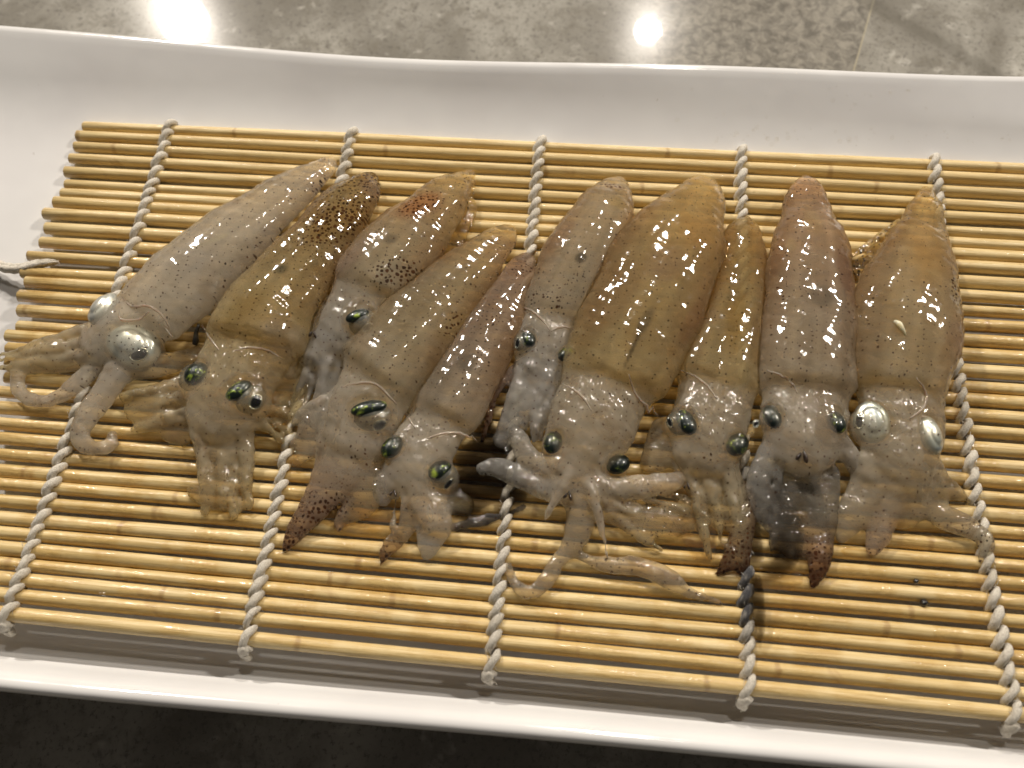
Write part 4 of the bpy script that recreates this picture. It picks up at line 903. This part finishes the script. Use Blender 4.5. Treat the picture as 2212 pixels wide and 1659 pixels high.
liquid('ink_streak', [ch([(1634, 1250, 14, 0.8), (1638, 1300, 15, 0.9), (1642, 1360, 11, 0.8), (1640, 1400, 6, 0.8)], k=0.6, lift=0.2), ch([(1640, 1290, 8), (1670, 1292, 9), (1690, 1293, 4)], k=0.25)],
       M_ink, 'dark ink streak running down beside the fourth string', (1635, 1320))
liquid('clear_puddle', [ch([(690, 1110, 20), (760, 1120, 34), (830, 1115, 40), (900, 1130, 30)], k=0.12), ch([(640, 920, 24), (600, 900, 34), (590, 860, 26)], k=0.14), ch([(620, 960, 20), (640, 1010, 14)], k=0.2)],
       M_puddle, 'clear slimy liquid spread on the mat beside the second string', (760, 1110))
liquid('clear_puddle', [ch([(1400, 1060, 26), (1460, 1080, 40), (1500, 1130, 44), (1520, 1190, 30)], k=0.26), ch([(1580, 1240, 14), (1660, 1262, 22), (1720, 1250, 18)], k=0.14), ch([(1830, 1190, 14), (1870, 1200, 14)], k=0.25)],
       M_puddle, 'clear slimy liquid spread on the mat beside the fourth string', (1470, 1110))

# drops
def dome(rx, ry, hz, seed=0):
    V = []; F = []; K, L = 12, 5
    r_ = random.Random(seed); ph = r_.uniform(0, 6)
    for l in range(L):
        a = math.pi / 2 * l / L
        for k in range(K):
            th = 2 * math.pi * k / K; e = 1 + 0.10 * math.sin(2 * th + ph) + 0.05 * math.sin(3 * th + 2 * ph)
            V.append((rx * e * math.cos(a) * math.cos(th), ry * e * math.cos(a) * math.sin(th), hz * math.sin(a)))
    V.append((0, 0, hz)); n = len(V) - 1
    for l in range(L - 1):
        for k in range(K): F.append((l * K + k, l * K + (k + 1) % K, (l + 1) * K + (k + 1) % K, (l + 1) * K + k))
    for k in range(K): F.append(((L - 1) * K + k, (L - 1) * K + (k + 1) % K, n))
    F.append(tuple(reversed(range(K))))
    return meshdata('drop', V, F)
domes = [dome(1, 1, 0.5, i) for i in range(4)]
for me in domes: me.materials.append(M_water)
def drop(x, y, z, r, i=0, sy=1.0, nrm=None):
    o = bpy.data.objects.new('water_drop', domes[i % 4]); C.objects.link(o)
    p = at(x, y, z); o.location = tuple(p * MM); o.scale = (r, r * sy, r * 0.9)
    if nrm: o.rotation_euler = nrm
    return o
tag(drop(214, 1296, 1.15, 2.0, 0, 0.95), 'big round water drop on a front slat left of the second string', 'water drop')
tag(drop(714, 1241, 1.1, 1.2, 1, 0.9), 'round water drop on a slat right of the second string', 'water drop')
tag(drop(520, 438, 1.2, 2.3, 2, 0.5), 'flat water drop beside the upper edge of the left end squid', 'water drop')
tag(drop(677, 307, 1.1, 1.4, 3, 0.8), 'faint water drop on the third slat from the back, left of the second string', 'water drop')
tag(drop(203, 664, 1.1, 0.8, 0, 0.9), 'tiny water drop on a slat left of the silver eye', 'water drop')
for i, (x, y, r) in enumerate([(300, 1330, 1.3), (318, 1333, 1.0), (305, 1290, 1.2), (320, 1163, 1.3), (350, 1170, 1.0), (310, 1222, 0.9), (345, 1224, 0.9), (650, 1262, 1.3), (640, 1330, 0.9), (850, 1386, 1.1), (840, 1340, 1.0), (860, 1300, 0.8)]):
    if x < 500: tag(drop(x, y, -0.1, r, i, 0.8), 'water bead in a gap between front slats left of the second string', 'water drop', 'water beads left of the second string')
    else: tag(drop(x, y, -0.1, r, i, 0.8), 'water bead in a gap between front slats right of the second string', 'water drop', 'water beads right of the second string')
# spray on the back wall of the plate
r2 = random.Random(11)
def wall_z(p):
    return -1.75 + float(np.interp(p[1], [44, 50, 55, 60, 64, 68, 72, 75.5, 79], [0, 0.1, 0.45, 1.1, 2.1, 3.4, 5.2, 7.0, 8.6]))
for i in range(85):
    if i < 38: x, y = r2.uniform(1540, 2190), 292 + r2.uniform(-7, 8) + (r2.uniform(0, 14))
    else: x, y = r2.gauss(1800, 190), r2.uniform(185, 292)
    if not 1420 < x < 2200: continue
    z = 0
    for _ in range(4): p = at(x, y, z); z = wall_z(p)
    o = drop(x, y, z - 0.03, r2.choice((0.3, 0.4, 0.4, 0.5, 0.7)), i, 1.0, (math.radians(14 + 12 * (p[1] > 66)), 0, 0))
    tag(o, 'tiny water droplet sprayed on the white back wall of the plate', 'water drop', 'spray droplets on the back wall of the plate')

# small things
def fleck(name, pts, rads, mat, label, cat_, base):
    path = [at(*p) for p in pts]; org = np.array(path[0]); V, F = tube(smooth_path(path, 9), np.interp(np.linspace(0, 1, 9), np.linspace(0, 1, len(rads)), rads), 8)
    o = newobj(name, meshdata(name, V, F, origin=org), None, mat); o.location = tuple(org * MM); return tag(o, label, cat_)
zt = SQUID[4]
def on_squid(t, x, y, up=0.2):
    z = 8
    for _ in range(4):
        p = at(x, y, z); z = t.top(p[0], p[1]) + up
    return (x, y, z)
fleck('tissue_scrap', [on_squid(zt, 1932, 694), on_squid(zt, 1942, 700), on_squid(zt, 1950, 712), on_squid(zt, 1956, 724)], [0.35, 0.7, 0.45, 0.2], M_white, 'small white scrap of tissue on the golden right end squid', 'scrap', None)
fleck('ink_fleck', [(430, 700, 3.4), (424, 718, 3.0), (423, 735, 2.6), (420, 745, 2.2)], [0.35, 0.5, 0.8, 0.5], M_inkfleck, 'black ink fleck in the gap between the two left squids', 'ink fleck', None)
fleck('ink_fleck', [(1992, 1296, 0.9), (1996, 1303, 1.0), (1999, 1309, 0.9)], [0.5, 0.9, 0.5], M_inkfleck, 'larger black speck on a slat right of the fourth string', 'ink fleck', None)
fleck('ink_fleck', [(1975, 1252, 1.2), (1979, 1256, 1.2), (1982, 1260, 1.1)], [0.3, 0.6, 0.3], M_inkfleck, 'smaller black speck on a slat right of the fourth string', 'ink fleck', None)
